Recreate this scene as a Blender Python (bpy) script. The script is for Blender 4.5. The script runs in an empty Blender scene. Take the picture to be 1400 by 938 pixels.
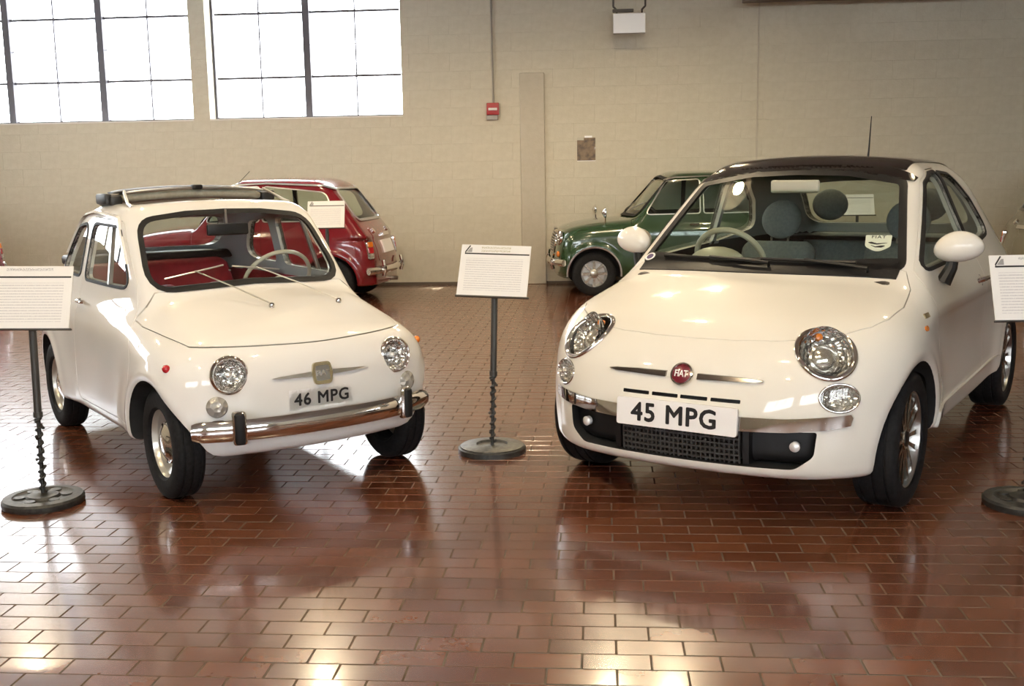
import bpy, bmesh, math, random
import numpy as np
from mathutils import Vector, Matrix
random.seed(7); np.random.seed(7)
SC = bpy.context.scene
COL = SC.collection

# ------------------------------------------------------------------ camera, sky, exposure
# World frame: X along the brick rows / back wall, Y away from the camera, Z up.
FPX, PITCH, ROLL, CAMH, YAW = 1484.0, 0.155666, -0.017055, 1.4257, 0.0823
cam_d = bpy.data.cameras.new('camera')
cam_d.sensor_width = 36.0
cam_d.lens = 36.0 * FPX / 1400.0
cam_d.clip_start = 0.05
cam = bpy.data.objects.new('camera', cam_d); COL.objects.link(cam)
cam.location = (0, 0, CAMH)
cam.rotation_euler = (Matrix.Rotation(YAW, 3, 'Z') @ Matrix.Rotation(math.pi/2 - PITCH, 3, 'X')
                      @ Matrix.Rotation(ROLL, 3, 'Z')).to_euler()
SC.camera = cam
vs = SC.view_settings
vs.view_transform = 'Standard'; vs.look = 'None'; vs.gamma = 1.0; vs.use_curve_mapping = False
vs.exposure = -0.12
SC.cycles.use_denoising = True
SC.cycles.max_bounces = 10; SC.cycles.transparent_max_bounces = 24
SC.cycles.caustics_reflective = False; SC.cycles.caustics_refractive = False
SC.cycles.sample_clamp_indirect = 6.0

world = bpy.data.worlds.new('overcast_sky'); SC.world = world; world.use_nodes = True
bg = world.node_tree.nodes['Background']
bg.inputs[0].default_value = (0.93, 0.97, 1.0, 1); bg.inputs[1].default_value = 15.0

# ------------------------------------------------------------------ materials
MATS = {}
def mat(name, col=(.8,.8,.8), rough=.5, metal=0., coat=0., spec=.5, emit=None, estr=0., trans=0., ior=1.5, build=None, sheen=0.):
    if name in MATS: return MATS[name]
    m = bpy.data.materials.new(name); m.use_nodes = True
    b = m.node_tree.nodes['Principled BSDF']
    b.inputs['Base Color'].default_value = (*col, 1); b.inputs['Roughness'].default_value = rough
    b.inputs['Metallic'].default_value = metal; b.inputs['Coat Weight'].default_value = coat
    b.inputs['Coat Roughness'].default_value = .03
    b.inputs['Specular IOR Level'].default_value = spec; b.inputs['IOR'].default_value = ior
    b.inputs['Transmission Weight'].default_value = trans
    if emit: b.inputs['Emission Color'].default_value = (*emit, 1); b.inputs['Emission Strength'].default_value = estr
    if build: build(m.node_tree, b)
    MATS[name] = m
    return m
def nz(nt, scale, detail=3, coord='Object', rough=.5, mapping=None):
    if coord == 'Position': tc = nt.nodes.new('ShaderNodeNewGeometry')
    else: tc = nt.nodes.new('ShaderNodeTexCoord')
    n = nt.nodes.new('ShaderNodeTexNoise')
    n.inputs['Scale'].default_value = scale; n.inputs['Detail'].default_value = detail; n.inputs['Roughness'].default_value = rough
    if mapping:
        mp = nt.nodes.new('ShaderNodeMapping'); mp.inputs['Scale'].default_value = mapping
        nt.links.new(tc.outputs[coord], mp.inputs['Vector']); nt.links.new(mp.outputs[0], n.inputs['Vector'])
    else: nt.links.new(tc.outputs[coord], n.inputs['Vector'])
    return n
def ramp(nt, src, stops):
    r = nt.nodes.new('ShaderNodeValToRGB'); e = r.color_ramp.elements
    while len(e) < len(stops): e.new(.5)
    for el, (p, c) in zip(e, stops): el.position = p; el.color = (*c, 1)
    nt.links.new(src, r.inputs[0]); return r
def bump(nt, b, src, strength, dist=.01):
    n = nt.nodes.new('ShaderNodeBump'); n.inputs['Strength'].default_value = strength; n.inputs['Distance'].default_value = dist
    nt.links.new(src, n.inputs['Height']); nt.links.new(n.outputs[0], b.inputs['Normal']); return n
def speckle(c1, c2, scale, bs=0., detail=4, lo=.35, hi=.65, mapping=None, bd=.005):
    def f(nt, b):
        n = nz(nt, scale, detail, mapping=mapping); r = ramp(nt, n.outputs[0], [(lo, c1), (hi, c2)])
        nt.links.new(r.outputs[0], b.inputs['Base Color'])
        if bs: bump(nt, b, n.outputs[0], bs, bd)
    return f
def glassmat(name, tint=(.93,.95,.94), refl=1.45, dirt=0.):
    if name in MATS: return MATS[name]
    m = bpy.data.materials.new(name); m.use_nodes = True; nt = m.node_tree
    nt.nodes.remove(nt.nodes['Principled BSDF'])
    t = nt.nodes.new('ShaderNodeBsdfTransparent'); t.inputs[0].default_value = (*tint, 1)
    g = nt.nodes.new('ShaderNodeBsdfGlossy'); g.inputs['Roughness'].default_value = .015; g.inputs[0].default_value = (1,1,1,1)
    fr = nt.nodes.new('ShaderNodeFresnel'); fr.inputs[0].default_value = refl
    mx = nt.nodes.new('ShaderNodeMixShader'); ge = nt.nodes.new('ShaderNodeNewGeometry')
    inv = nt.nodes.new('ShaderNodeMath'); inv.operation = 'SUBTRACT'; inv.inputs[0].default_value = 1.; nt.links.new(ge.outputs['Backfacing'], inv.inputs[1])
    mu = nt.nodes.new('ShaderNodeMath'); mu.operation = 'MULTIPLY'; nt.links.new(inv.outputs[0], mu.inputs[0]); nt.links.new(fr.outputs[0], mu.inputs[1])
    nt.links.new(mu.outputs[0], mx.inputs[0])   # only the face where light enters reflects
    nt.links.new(t.outputs[0], mx.inputs[1]); nt.links.new(g.outputs[0], mx.inputs[2])
    nt.links.new(mx.outputs[0], nt.nodes['Material Output'].inputs[0])
    MATS[name] = m; return m

# ------------------------------------------------------------------ objects
def tag(o, label=None, cat=None, group=None, kind=None):
    if label: o['label'] = label
    if cat: o['category'] = cat
    if group: o['group'] = group
    if kind: o['kind'] = kind
    return o
def thing(name, label, cat, loc=(0,0,0), rotz=0., group=None):
    o = bpy.data.objects.new(name, None); COL.objects.link(o); o.empty_display_size = .1
    o.location = loc; o.rotation_euler = (0,0,rotz)
    return tag(o, label, cat, group)
def obj(name, me, mats=None, parent=None, label=None, kind=None):
    if isinstance(me, bmesh.types.BMesh):
        bm = me; me = bpy.data.meshes.new(name); bm.to_mesh(me); bm.free()
    if mats is not None:
        if not isinstance(mats, (list, tuple)): mats = [mats]
        me.materials.clear()
        for m in mats: me.materials.append(m)
    o = bpy.data.objects.new(name, me); COL.objects.link(o)
    if parent is not None: o.parent = parent
    if label: o['label'] = label
    if kind: o['kind'] = kind
    return o
def copy_tree(o, parent=None, remat=None):
    c = o.copy(); COL.objects.link(c); c.parent = parent
    for ch in [x for x in COL.objects if x.parent == o]: copy_tree(ch, c)
    return c

# ------------------------------------------------------------------ bmesh shapes
def smooth_by_angle(bm, deg=35):
    a = math.radians(deg)
    for f in bm.faces: f.smooth = True
    for e in bm.edges:
        if len(e.link_faces) == 2: e.smooth = e.calc_face_angle(0) < a
        else: e.smooth = False
def box(bm, lo, hi, M=None, bev=0., seg=1):
    r = bmesh.ops.create_cube(bm, size=1.0); vs_ = r['verts']
    for v in vs_:
        v.co = Vector([lo[i] + (v.co[i] + .5) * (hi[i]-lo[i]) for i in range(3)])
    if bev:
        es = list({e for v in vs_ for e in v.link_edges})
        rr = bmesh.ops.bevel(bm, geom=es, offset=bev, segments=seg, affect='EDGES', profile=.5)
        vs_ = list({v for f in rr['faces'] for v in f.verts} | {v for v in vs_ if v.is_valid})
    if M is not None: bmesh.ops.transform(bm, matrix=M, verts=vs_)
    return vs_
def boxm(lo, hi, bev=0., seg=1, M=None):
    bm = bmesh.new(); box(bm, lo, hi, M, bev, seg); return bm
def tube(bm, pts, r, n=10, cap=True, closed=False, radii=None):
    pts = [Vector(p) for p in pts]; N = len(pts); rings = []; prev = None
    for i, p in enumerate(pts):
        if closed: t = pts[(i+1) % N] - pts[i-1]
        else: t = pts[min(i+1, N-1)] - pts[max(i-1, 0)]
        t.normalize()
        if prev is None:
            a = Vector((0,0,1)) if abs(t.z) < .9 else Vector((1,0,0))
            u = t.cross(a).normalized()
        else:
            u = (prev - t * prev.dot(t)).normalized()
        prev = u; w = t.cross(u)
        rr = radii[i] if radii else r
        rings.append([bm.verts.new(p + (u*math.cos(2*math.pi*k/n) + w*math.sin(2*math.pi*k/n)) * rr) for k in range(n)])
    for i in range(N if closed else N-1):
        A, B = rings[i], rings[(i+1) % N]
        for k in range(n): bm.faces.new((A[k], A[(k+1) % n], B[(k+1) % n], B[k]))
    if cap and not closed:
        bm.faces.new(rings[0][::-1]); bm.faces.new(rings[-1])
    return rings
def lathe(bm, prof, n=32, M=None, cap0=False, cap1=False, closed=False):
    """prof: list of (r, h); axis = local Z."""
    rings = []
    for r, h in prof:
        ring = [bm.verts.new((r*math.cos(2*math.pi*k/n), r*math.sin(2*math.pi*k/n), h)) for k in range(n)]
        rings.append(ring)
    R = list(zip(rings[:-1], rings[1:])) + ([(rings[-1], rings[0])] if closed else [])
    for A, B in R:
        for k in range(n): bm.faces.new((A[k], A[(k+1) % n], B[(k+1) % n], B[k]))
    if cap0: bm.faces.new(rings[0][::-1])
    if cap1: bm.faces.new(rings[-1])
    vs_ = [v for r in rings for v in r]
    if M is not None: bmesh.ops.transform(bm, matrix=M, verts=vs_)
    return vs_
def fin(bm, deg=35):
    bmesh.ops.recalc_face_normals(bm, faces=bm.faces[:]); smooth_by_angle(bm, deg); return bm
def frame(c, n, up=(0,0,1)):
    """matrix with local Z = n, local Y ~ up, at c"""
    n = Vector(n).normalized(); up = Vector(up); x = up.cross(n).normalized(); y = n.cross(x)
    return Matrix(((x.x,y.x,n.x,c[0]),(x.y,y.y,n.y,c[1]),(x.z,y.z,n.z,c[2]),(0,0,0,1)))
def text_mesh(s, size, extrude=.001, bold=0., spacing=1., align='CENTER'):
    cu = bpy.data.curves.new('lettering', 'FONT'); cu.body = s; cu.size = size; cu.extrude = extrude
    cu.space_character = spacing; cu.align_x = align; cu.align_y = 'CENTER'; cu.resolution_u = 3
    o = bpy.data.objects.new('lettering', cu); COL.objects.link(o)
    dg = bpy.context.evaluated_depsgraph_get(); me = bpy.data.meshes.new_from_object(o.evaluated_get(dg))
    bpy.data.objects.remove(o); bpy.data.curves.remove(cu)
    me.name = 'lettering'
    if bold:      # heavier strokes: the outline repeated around each letter
        bm = bmesh.new()
        for k, (dx, dy) in enumerate(((1,0),(-1,0),(0,1),(0,-1),(.7,.7),(-.7,.7),(.7,-.7),(-.7,-.7))):
            c = me.copy(); c.transform(Matrix.Translation((dx*bold, dy*bold, k*2e-6))); bm.from_mesh(c); bpy.data.meshes.remove(c)
        bm.to_mesh(me); bm.free()
    return me
def split_words(me):
    """one mesh per word: cut at the widest gap along x"""
    xs = sorted({round(v.co.x, 5) for v in me.vertices}); g = max(range(len(xs)-1), key=lambda i: xs[i+1]-xs[i]); t = (xs[g]+xs[g+1])/2
    out = []
    for s in (-1, 1):
        bm = bmesh.new(); bm.from_mesh(me); bmesh.ops.delete(bm, geom=[v for v in bm.verts if (v.co.x-t)*s < 0], context='VERTS')
        m2 = bpy.data.meshes.new('lettering'); bm.to_mesh(m2); bm.free(); out.append(m2)
    return out
def xform(me, M): me.transform(M); return me
def arc(c, r, a0, a1, n):
    return [(c[0]+r*math.cos(a0+(a1-a0)*i/(n-1)), c[1]+r*math.sin(a0+(a1-a0)*i/(n-1))) for i in range(n)]
def roundpoly(pts, r, n=6):
    """closed polygon with rounded corners; pts: (a,b) or (a,b,r)"""
    out = []; N = len(pts)
    for i in range(N):
        p = Vector(pts[i][:2]); rr = pts[i][2] if len(pts[i]) > 2 else r
        a = (Vector(pts[i-1][:2]) - p); b = (Vector(pts[(i+1) % N][:2]) - p)
        la, lb = a.length, b.length; a.normalize(); b.normalize()
        ang = math.acos(max(-1, min(1, a.dot(b))))
        d = min(rr / math.tan(ang/2) if ang > .05 else 0, la*.49, lb*.49)
        if rr <= 0 or ang > 3.0: out.append((p.x, p.y)); continue
        A, B = p + a*d, p + b*d
        for k in range(n):
            t = k/(n-1); q = A*(1-t)**2 + p*2*t*(1-t) + B*t*t
            out.append((q.x, q.y))
    return out
def area2(p): return sum(p[i-1][0]*p[i][1]-p[i][0]*p[i-1][1] for i in range(len(p)))/2
def offpoly(p, d):
    """grow a closed polygon outwards by d"""
    if area2(p) < 0: p = p[::-1]
    out = []; N = len(p)
    for i in range(N):
        a, b, c = Vector(p[i-1]), Vector(p[i]), Vector(p[(i+1) % N])
        e1 = (b-a); e2 = (c-b)
        if e1.length < 1e-9: e1 = e2
        if e2.length < 1e-9: e2 = e1
        e1 = e1.normalized(); e2 = e2.normalized()
        n = (Vector((e1.y,-e1.x)) + Vector((e2.y,-e2.x)))
        if n.length < 1e-6: n = Vector((e1.y,-e1.x))
        n.normalize(); k = max(.45, n.dot(Vector((e1.y,-e1.x))))
        out.append(tuple(b + n*d/k))
    return out
def mirror_poly(p): return [(-a, b) for a, b in p[::-1]]

# ------------------------------------------------------------------ solid modelling: fields, surface nets, booleans
def tab(pts, n=500):
    xs = np.array([p[0] for p in pts], float); ys = np.array([p[1] for p in pts], float)
    o = np.argsort(xs); xs, ys = xs[o], ys[o]
    d = np.diff(ys)/np.diff(xs); m = np.zeros(len(xs))
    m[1:-1] = np.where(d[:-1]*d[1:] > 0, 2*d[:-1]*d[1:]/(d[:-1]+d[1:]+1e-12), 0); m[0], m[-1] = d[0], d[-1]
    X = np.linspace(xs[0], xs[-1], n); i = np.clip(np.searchsorted(xs, X)-1, 0, len(d)-1)
    h = (xs[1:]-xs[:-1])[i]; t = (X-xs[i])/h
    Y = (2*t**3-3*t**2+1)*ys[i]+(t**3-2*t**2+t)*h*m[i]+(-2*t**3+3*t**2)*ys[i+1]+(t**3-t**2)*h*m[i+1]
    S = np.gradient(Y, X)
    return (lambda x: np.interp(x, X, Y)), (lambda x: np.interp(x, X, S))
def smax(a, b, k):
    h = np.maximum(k-np.abs(a-b), 0)/k; return np.maximum(a, b)+h*h*k*.25
def smin(a, b, k): return -smax(-a, -b, k)
def sp(x, k=.05):   # smooth positive part
    return .5*(x+np.sqrt(x*x+k*k))-.5*k*0
def grad(f, P, e=.003):
    g = np.empty_like(P)
    for i in range(3):
        d = np.zeros(3); d[i] = e
        g[:, i] = (f(*(P+d).T) - f(*(P-d).T))/(2*e)
    return g
def net(f, lo, hi, h, iso=0., cache=None):
    """surface net of f = iso, vertices pulled onto the surface"""
    lo = np.array(lo, float); n = np.ceil((np.array(hi)-lo)/h).astype(int)+1
    if cache is not None and 'F' in cache: F = cache['F']
    else:
        ax = [lo[i]+h*np.arange(n[i]) for i in range(3)]
        G = np.meshgrid(*ax, indexing='ij'); F = f(*[g.ravel() for g in G]).reshape(n)
        if cache is not None: cache['F'] = F
    V = F-iso; ins = V < 0
    cor = [(i,j,k) for i in (0,1) for j in (0,1) for k in (0,1)]
    sl = lambda o: tuple(slice(o[a], n[a]-1+o[a]) for a in range(3))
    num = np.zeros(tuple(n-1), np.int8)
    for a in cor: num += ins[sl(a)]
    act = (num > 0) & (num < 8); cells = np.argwhere(act)
    CV = {a: V[cells[:,0]+a[0], cells[:,1]+a[1], cells[:,2]+a[2]] for a in cor}
    acc = np.zeros((len(cells), 3)); cnt = np.zeros(len(cells))
    for a in cor:
        for d in range(3):
            if a[d]: continue
            b = list(a); b[d] = 1; b = tuple(b)
            va, vb = CV[a], CV[b]; cr = (va < 0) != (vb < 0)
            t = np.where(cr, va/np.where(cr, va-vb, 1), 0)
            p = np.tile(np.array(a, float), (len(cells), 1)); p[:, d] += t
            acc += np.where(cr[:, None], p, 0); cnt += cr
    idx = -np.ones(tuple(n-1), int); idx[act] = np.arange(len(cells))
    P = lo+h*(cells+acc/cnt[:, None])
    quads = []
    for d in range(3):
        u, v = [(1,2),(2,0),(0,1)][d]
        A = ins; s0 = [slice(None)]*3; s1 = [slice(None)]*3; s0[d] = slice(0, -1); s1[d] = slice(1, None)
        ch = A[tuple(s0)] != A[tuple(s1)]
        e = np.argwhere(ch); e = e[(e[:, u] > 0) & (e[:, v] > 0) & (e[:, u] < n[u]-1) & (e[:, v] < n[v]-1)]
        def ix(du, dv):
            q = e.copy(); q[:, u] -= du; q[:, v] -= dv; return idx[q[:,0], q[:,1], q[:,2]]
        q = np.stack([ix(1,1), ix(0,1), ix(0,0), ix(1,0)], 1)
        fl = ~A[e[:,0], e[:,1], e[:,2]]
        q[fl] = q[fl][:, ::-1]; quads.append(q)
    Q = np.concatenate(quads)
    for it in range(4):
        fv = f(*P.T)-iso
        if it != 2: g = grad(f, P)
        g2 = (g*g).sum(1)+1e-9
        st = -(fv/g2)[:, None]*g; L = np.linalg.norm(st, axis=1)[:, None]
        P = P+st*np.minimum(1, .6*h/(L+1e-9))
    me = bpy.data.meshes.new('net'); me.from_pydata(P.tolist(), [], Q.tolist()); me.update()
    return me
def closed_net(f, lo, hi, h, iso=0., caches=None):
    """surface net, retried on slightly different lattices until it is closed and manifold"""
    for k in range(7):
        hk = h*(1-.017*k); cache = None if caches is None else caches.setdefault(k, {})
        me = net(f, lo, hi, hk, iso, cache)
        e = np.empty(len(me.loops), int); me.loops.foreach_get('edge_index', e)
        if (np.bincount(e) == 2).all(): return me
    print('OPEN NET', iso); return me
def boolean(a, b, op, solver='MANIFOLD'):
    oa = bpy.data.objects.new('a', a); ob = bpy.data.objects.new('b', b)
    COL.objects.link(oa); COL.objects.link(ob)
    md = oa.modifiers.new('b', 'BOOLEAN'); md.operation = op; md.object = ob; md.solver = solver
    dg = bpy.context.evaluated_depsgraph_get(); me = bpy.data.meshes.new_from_object(oa.evaluated_get(dg))
    bpy.data.objects.remove(oa); bpy.data.objects.remove(ob)
    if solver == 'MANIFOLD' and (len(me.polygons) == len(a.polygons) and len(me.vertices) == len(a.vertices)):
        print('EXACT fallback', op, len(a.polygons), len(b.polygons)); return boolean(a, b, op, 'EXACT')
    return me
def sub(a, *bs):
    for b in bs: a = boolean(a, b, 'DIFFERENCE')
    return a
def inter(a, *bs):
    for b in bs: a = boolean(a, b, 'INTERSECT')
    return a
def union(a, *bs):
    for b in bs: a = boolean(a, b, 'UNION')
    return a
def prism(poly, axis, a, b, name='prism'):
    if area2(poly) < 0: poly = poly[::-1]
    P3 = {'x': lambda p, t: (t, p[0], p[1]), 'y': lambda p, t: (p[0], t, p[1]), 'z': lambda p, t: (p[0], p[1], t)}[axis]
    bm = bmesh.new(); A = [bm.verts.new(P3(p, a)) for p in poly]; B = [bm.verts.new(P3(p, b)) for p in poly]; N = len(poly)
    bm.faces.new(A); bm.faces.new(B)
    for i in range(N): bm.faces.new((A[i], A[(i+1) % N], B[(i+1) % N], B[i]))
    bmesh.ops.triangulate(bm, faces=[f for f in bm.faces if len(f.verts) > 4])
    bmesh.ops.recalc_face_normals(bm, faces=bm.faces[:])
    me = bpy.data.meshes.new(name); bm.to_mesh(me); bm.free(); return me
def fprism(poly, M, a, b):
    me = prism(poly, 'z', a, b); me.transform(M); return me
def ellipse(a, b, n=28, c=(0,0), rot=0.):
    cr, sr = math.cos(rot), math.sin(rot)
    return [(c[0]+cr*a*math.cos(t)-sr*b*math.sin(t), c[1]+sr*a*math.cos(t)+cr*b*math.sin(t)) for t in [2*math.pi*i/n for i in range(n)]]
def flipy(me):
    m = me.copy(); m.transform(Matrix.Scale(-1, 4, (0,1,0))); m.flip_normals(); return m
def finish(me, f, slots=None, isos=(0.,), tol=.0025, rule=None):
    """Custom normals from the field on the outer skin, flat-ish elsewhere; material 0 on the skin, rule(centres, normals) elsewhere."""
    nP = len(me.polygons)
    if nP == 0: print('EMPTY MESH', me.name); return me
    cen = np.empty(nP*3); me.polygons.foreach_get('center', cen); cen = cen.reshape(-1, 3)
    nor = np.empty(nP*3); me.polygons.foreach_get('normal', nor); nor = nor.reshape(-1, 3)
    V = np.empty(len(me.vertices)*3); me.vertices.foreach_get('co', V); V = V.reshape(-1, 3)
    g = grad(f, V); gl = np.linalg.norm(g, axis=1)+1e-9; gn = g/gl[:, None]
    gc = grad(f, cen); gcn = gc/(np.linalg.norm(gc, axis=1)+1e-9)[:, None]; fc = f(*cen.T)
    skin = np.zeros(nP, bool); sgn = np.ones(nP)
    for iso in isos:
        near = np.abs(fc-iso) < tol*np.maximum(1, np.linalg.norm(gc, axis=1))
        d = (gcn*nor).sum(1)
        skin |= near & (np.abs(d) > .85); 
    sgn = np.sign((gcn*nor).sum(1))
    nL = len(me.loops); lv = np.empty(nL, int); me.loops.foreach_get('vertex_index', lv)
    ls = np.empty(nP, int); lt = np.empty(nP, int); me.polygons.foreach_get('loop_start', ls); me.polygons.foreach_get('loop_total', lt)
    lp = np.repeat(np.arange(nP), lt)
    order = np.concatenate([np.arange(s, s+t) for s, t in zip(ls, lt)]) if nP else np.array([], int)
    LP = np.empty(nL, int); LP[order] = lp
    N = np.where(skin[LP][:, None], gn[lv]*sgn[LP][:, None], nor[LP])
    N = np.where(((N*nor[LP]).sum(1) < .3)[:, None], nor[LP], N)
    me.polygons.foreach_set('use_smooth', np.ones(nP, bool))
    mi = np.zeros(nP, np.int32)
    outer = skin & (np.abs(fc-isos[0]) < tol*np.maximum(1, np.linalg.norm(gc, axis=1))) & (sgn > 0)
    if rule is not None: mi[~outer] = rule(cen[~outer], nor[~outer])
    me.materials.clear()
    for m in (slots or []): me.materials.append(m)
    me.polygons.foreach_set('material_index', mi)
    me.normals_split_custom_set(N.tolist())
    me.update(); return me
def wpos(x, y):
    """camera-yaw frame -> world frame"""
    c, s = math.cos(YAW), math.sin(YAW); return x*c-y*s, x*s+y*c
# ------------------------------------------------------------------ the room
WALLY = 13.97            # face of the back wall
XL, XR, YF, CEIL = -9.6, 8.5, -5.5, 4.45
def paintwall(c1, c2, rough=.75):
    def f(nt, b):
        n = nz(nt, .8, 5); r = ramp(nt, n.outputs[0], [(.3, c1), (.7, c2)])
        n2 = nz(nt, 14, 4); mx = nt.nodes.new('ShaderNodeMixRGB'); mx.blend_type = 'MULTIPLY'; mx.inputs[0].default_value = .35
        r2 = ramp(nt, n2.outputs[0], [(.35,(.86,.84,.80)),(.6,(1,1,1))])
        nt.links.new(r.outputs[0], mx.inputs[1]); nt.links.new(r2.outputs[0], mx.inputs[2]); nt.links.new(mx.outputs[0], b.inputs['Base Color'])
        n3 = nz(nt, 45, 4); bump(nt, b, n3.outputs[0], .25, .01)
    return f
WALLM = mat('painted_block', rough=.7, build=paintwall((.54,.495,.385),(.62,.575,.46)))
PILM = mat('painted_pilaster', rough=.7, build=paintwall((.455,.41,.32),(.52,.47,.375)))
CEILM = mat('painted_ceiling', rough=.85, build=paintwall((.40,.385,.36),(.48,.465,.44)))
STEELW = mat('window_steel', (.105,.10,.115), .5, .2)
STEELT = mat('glare_paled_bar', (.62,.61,.62), .5)  # pale colour stands in for window glare washing out the thin bars
PANE = glassmat('clear_pane', (.98,.985,.99), 1.35)

def struct(name, bm, m, parent=None): return obj(name, bm, m, parent, kind='structure' if parent is None else None)
WINDOWS = [(-5.02, -2.50, 2.17, 4.05), (-9.05, -5.24, 2.17, 4.05)]
def wall_with_holes(lo, hi, holes, z1, thick, M):
    """boxes around rectangular holes; local u along the wall, front face at v = 0, body towards +v"""
    bm = bmesh.new(); us = sorted(holes); u = lo
    for a, b, zb, zt in us:
        box(bm, (u, 0, 0), (a, thick, z1), M); box(bm, (a, 0, 0), (b, thick, zb), M); box(bm, (a, 0, zt), (b, thick, z1), M); u = b
    box(bm, (u, 0, 0), (hi, thick, z1), M)
    return bm
MB = Matrix.Translation((0, WALLY, 0))
wall_back = struct('wall_back', wall_with_holes(XL-.3, XR+.3, WINDOWS, CEIL, .34, MB), WALLM)
ML = Matrix.Translation((XL, 0, 0)) @ Matrix.Rotation(math.pi/2, 4, 'Z')
LW = [(7.6,11.2,1.65,3.4)]
wall_left = struct('wall_left', wall_with_holes(YF-.3, WALLY, LW, CEIL, .34, ML), WALLM)
MF = Matrix.Translation((0, YF, 0)) @ Matrix.Rotation(math.pi, 4, 'Z')
FW = [(-7.5,-4.0,1.9,4.0),(-3.0,.5,1.9,4.0),(1.5,5.0,1.9,4.0)]
wall_front = struct('wall_front', wall_with_holes(-XR-.3, -XL+.3, FW, CEIL, .34, MF), WALLM)
wall_right = struct('wall_right', boxm((XR, YF, 0), (XR+.3, WALLY, CEIL)), WALLM)
ceiling = struct('ceiling', boxm((XL-.3, YF-.3, CEIL), (XR+.3, WALLY+.3, CEIL+.2)), CEILM)

def make_window(n, a, b, zb, zt, M, bays, rows=(.53,.405,.405,.405), heavy=(0,2)):
    """steel window: frame, mullions between bays, muntins, one pane per light"""
    w = struct('window_%d' % n, fin(_frame(a, b, zb, zt)), STEELW); w.matrix_world = M
    bw = (b-a)/bays; v0, v1 = .235, .275
    for k in range(1, bays): obj('mullion', boxm((a+k*bw-.045, v0-.05, zb), (a+k*bw+.045, v1+.02, zt), .004), STEELW, w)
    pm = {}
    for k in range(bays):
        x0 = a+k*bw+.05; x1 = a+(k+1)*bw-.05; xm = (x0+x1)/2; z = zb+.03
        obj('muntin', boxm((xm-.008, v0, zb+.03), (xm+.008, v1, zt-.03)), STEELW, w)
        zs = [z]
        for i, h in enumerate(rows):
            z2 = min(zb+sum(rows[:i+1]), zt-.03) if i < len(rows)-1 else zt-.03
            if i < len(rows)-1:
                t = .014 if i in heavy else .004
                obj('muntin', boxm((x0, v0-.01, z2-t), (x1, v1, z2+t)), STEELW if i in heavy else STEELT, w)
            zs.append(z2)
        for i in range(len(zs)-1):
            for (p, q) in ((x0, xm-.004), (xm+.004, x1)):
                key = (round(q-p,3), round(zs[i+1]-zs[i],3))
                if key not in pm:
                    bm = boxm((0,-.002,0), (key[0],.002,key[1])); me = bpy.data.meshes.new('pane'); bm.to_mesh(me); bm.free(); me.materials.append(PANE); pm[key] = me
                o = obj('pane', pm[key], None, w); o.location = (p, .255, zs[i])
    return w
def _frame(a, b, zb, zt):
    bm = bmesh.new(); t = .03
    for lo, hi in (((a,.22,zb),(a+t,.29,zt)), ((b-t,.22,zb),(b,.29,zt)), ((a+t,.22,zb),(b-t,.29,zb+t)), ((a+t,.22,zt-t),(b-t,.29,zt))): box(bm, lo, hi)
    return bm
make_window(1, *WINDOWS[0], MB, 2); make_window(2, *WINDOWS[1], MB, 3)
wn = 3
for h in LW: make_window(wn, *h, ML, 3, (.44,.44,.44,.43)); wn += 1
for h in FW: make_window(wn, *h, MF, 3, (.53,.53,.53,.51)); wn += 1
# sloped painted sills
for i, (a, b, zb, zt) in enumerate(WINDOWS):
    bm = bmesh.new(); box(bm, (a, WALLY-.006, zb-.012), (b, WALLY+.22, zb+.004)); struct('trim_%d' % (i+1), bm, mat('white_sill', (.72,.70,.66), .6))

# ---- back wall blocks
BH, BL = .2255, .52
blk = {}
def block_mesh(w, h):
    key = (round(w,3), round(h,3))
    if key not in blk:
        bm = bmesh.new(); d = .002; e = .0025
        A = [bm.verts.new(p) for p in ((0,.0,0),(w,0,0),(w,0,h),(0,0,h))]
        B = [bm.verts.new(p) for p in ((e,-d,e),(w-e,-d,e),(w-e,-d,h-e),(e,-d,h-e))]
        bm.faces.new(B); 
        for k in range(4): bm.faces.new((A[k], A[(k+1)%4], B[(k+1)%4], B[k]))
        me = bpy.data.meshes.new('block'); bmesh.ops.recalc_face_normals(bm, faces=bm.faces[:]); bm.to_mesh(me); bm.free(); me.materials.append(WALLM); blk[key] = me
    return blk[key]
rects = []
for r in range(int(CEIL/BH)):
    z0 = r*BH; x = XL+(.26 if r % 2 else 0)-.08
    while x < XR:
        x0, x1 = max(x, XL), min(x+BL, XR); parts = [(x0, x1, z0, z0+BH)]
        for a, b, zb, zt in WINDOWS:
            q = []
            for (p0, p1, q0, q1) in parts:
                if p1 <= a or p0 >= b or q1 <= zb or q0 >= zt: q.append((p0, p1, q0, q1)); continue
                if p0 < a: q.append((p0, a, q0, q1))
                if p1 > b: q.append((b, p1, q0, q1))
                m0, m1 = max(p0, a), min(p1, b)
                if q0 < zb: q.append((m0, m1, q0, zb))
                if q1 > zt: q.append((m0, m1, zt, q1))
            parts = q
        rects += [p for p in parts if p[1]-p[0] > .03 and p[3]-p[2] > .03]; x += BL
def vis(p):
    cx, cz = (p[0]+p[1])/2, (p[2]+p[3])/2
    if not (-8.0 < cx < 5.2 and cz < 3.75): return -1
    return 1 if (cx < -1.9 and cz > .85) or (-2.0 < cx < .4) else .5
order = sorted(range(len(rects)), key=lambda i: (-vis(rects[i]), abs((rects[i][2]+rects[i][3])/2-1.6)))
rest = bmesh.new(); nb = 0
for i in order:
    x0, x1, z0, z1 = rects[i]; g = .0010
    me = block_mesh(x1-x0-2*g, z1-z0-2*g)
    if nb < 300 and vis(rects[i]) > 0:
        o = obj('block', me, None, wall_back); o.location = (x0+g, WALLY+.0, z0+g); nb += 1
    else:
        c = me.copy(); c.transform(Matrix.Translation((x0+g, WALLY, z0+g))); rest.from_mesh(c); bpy.data.meshes.remove(c)
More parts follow.
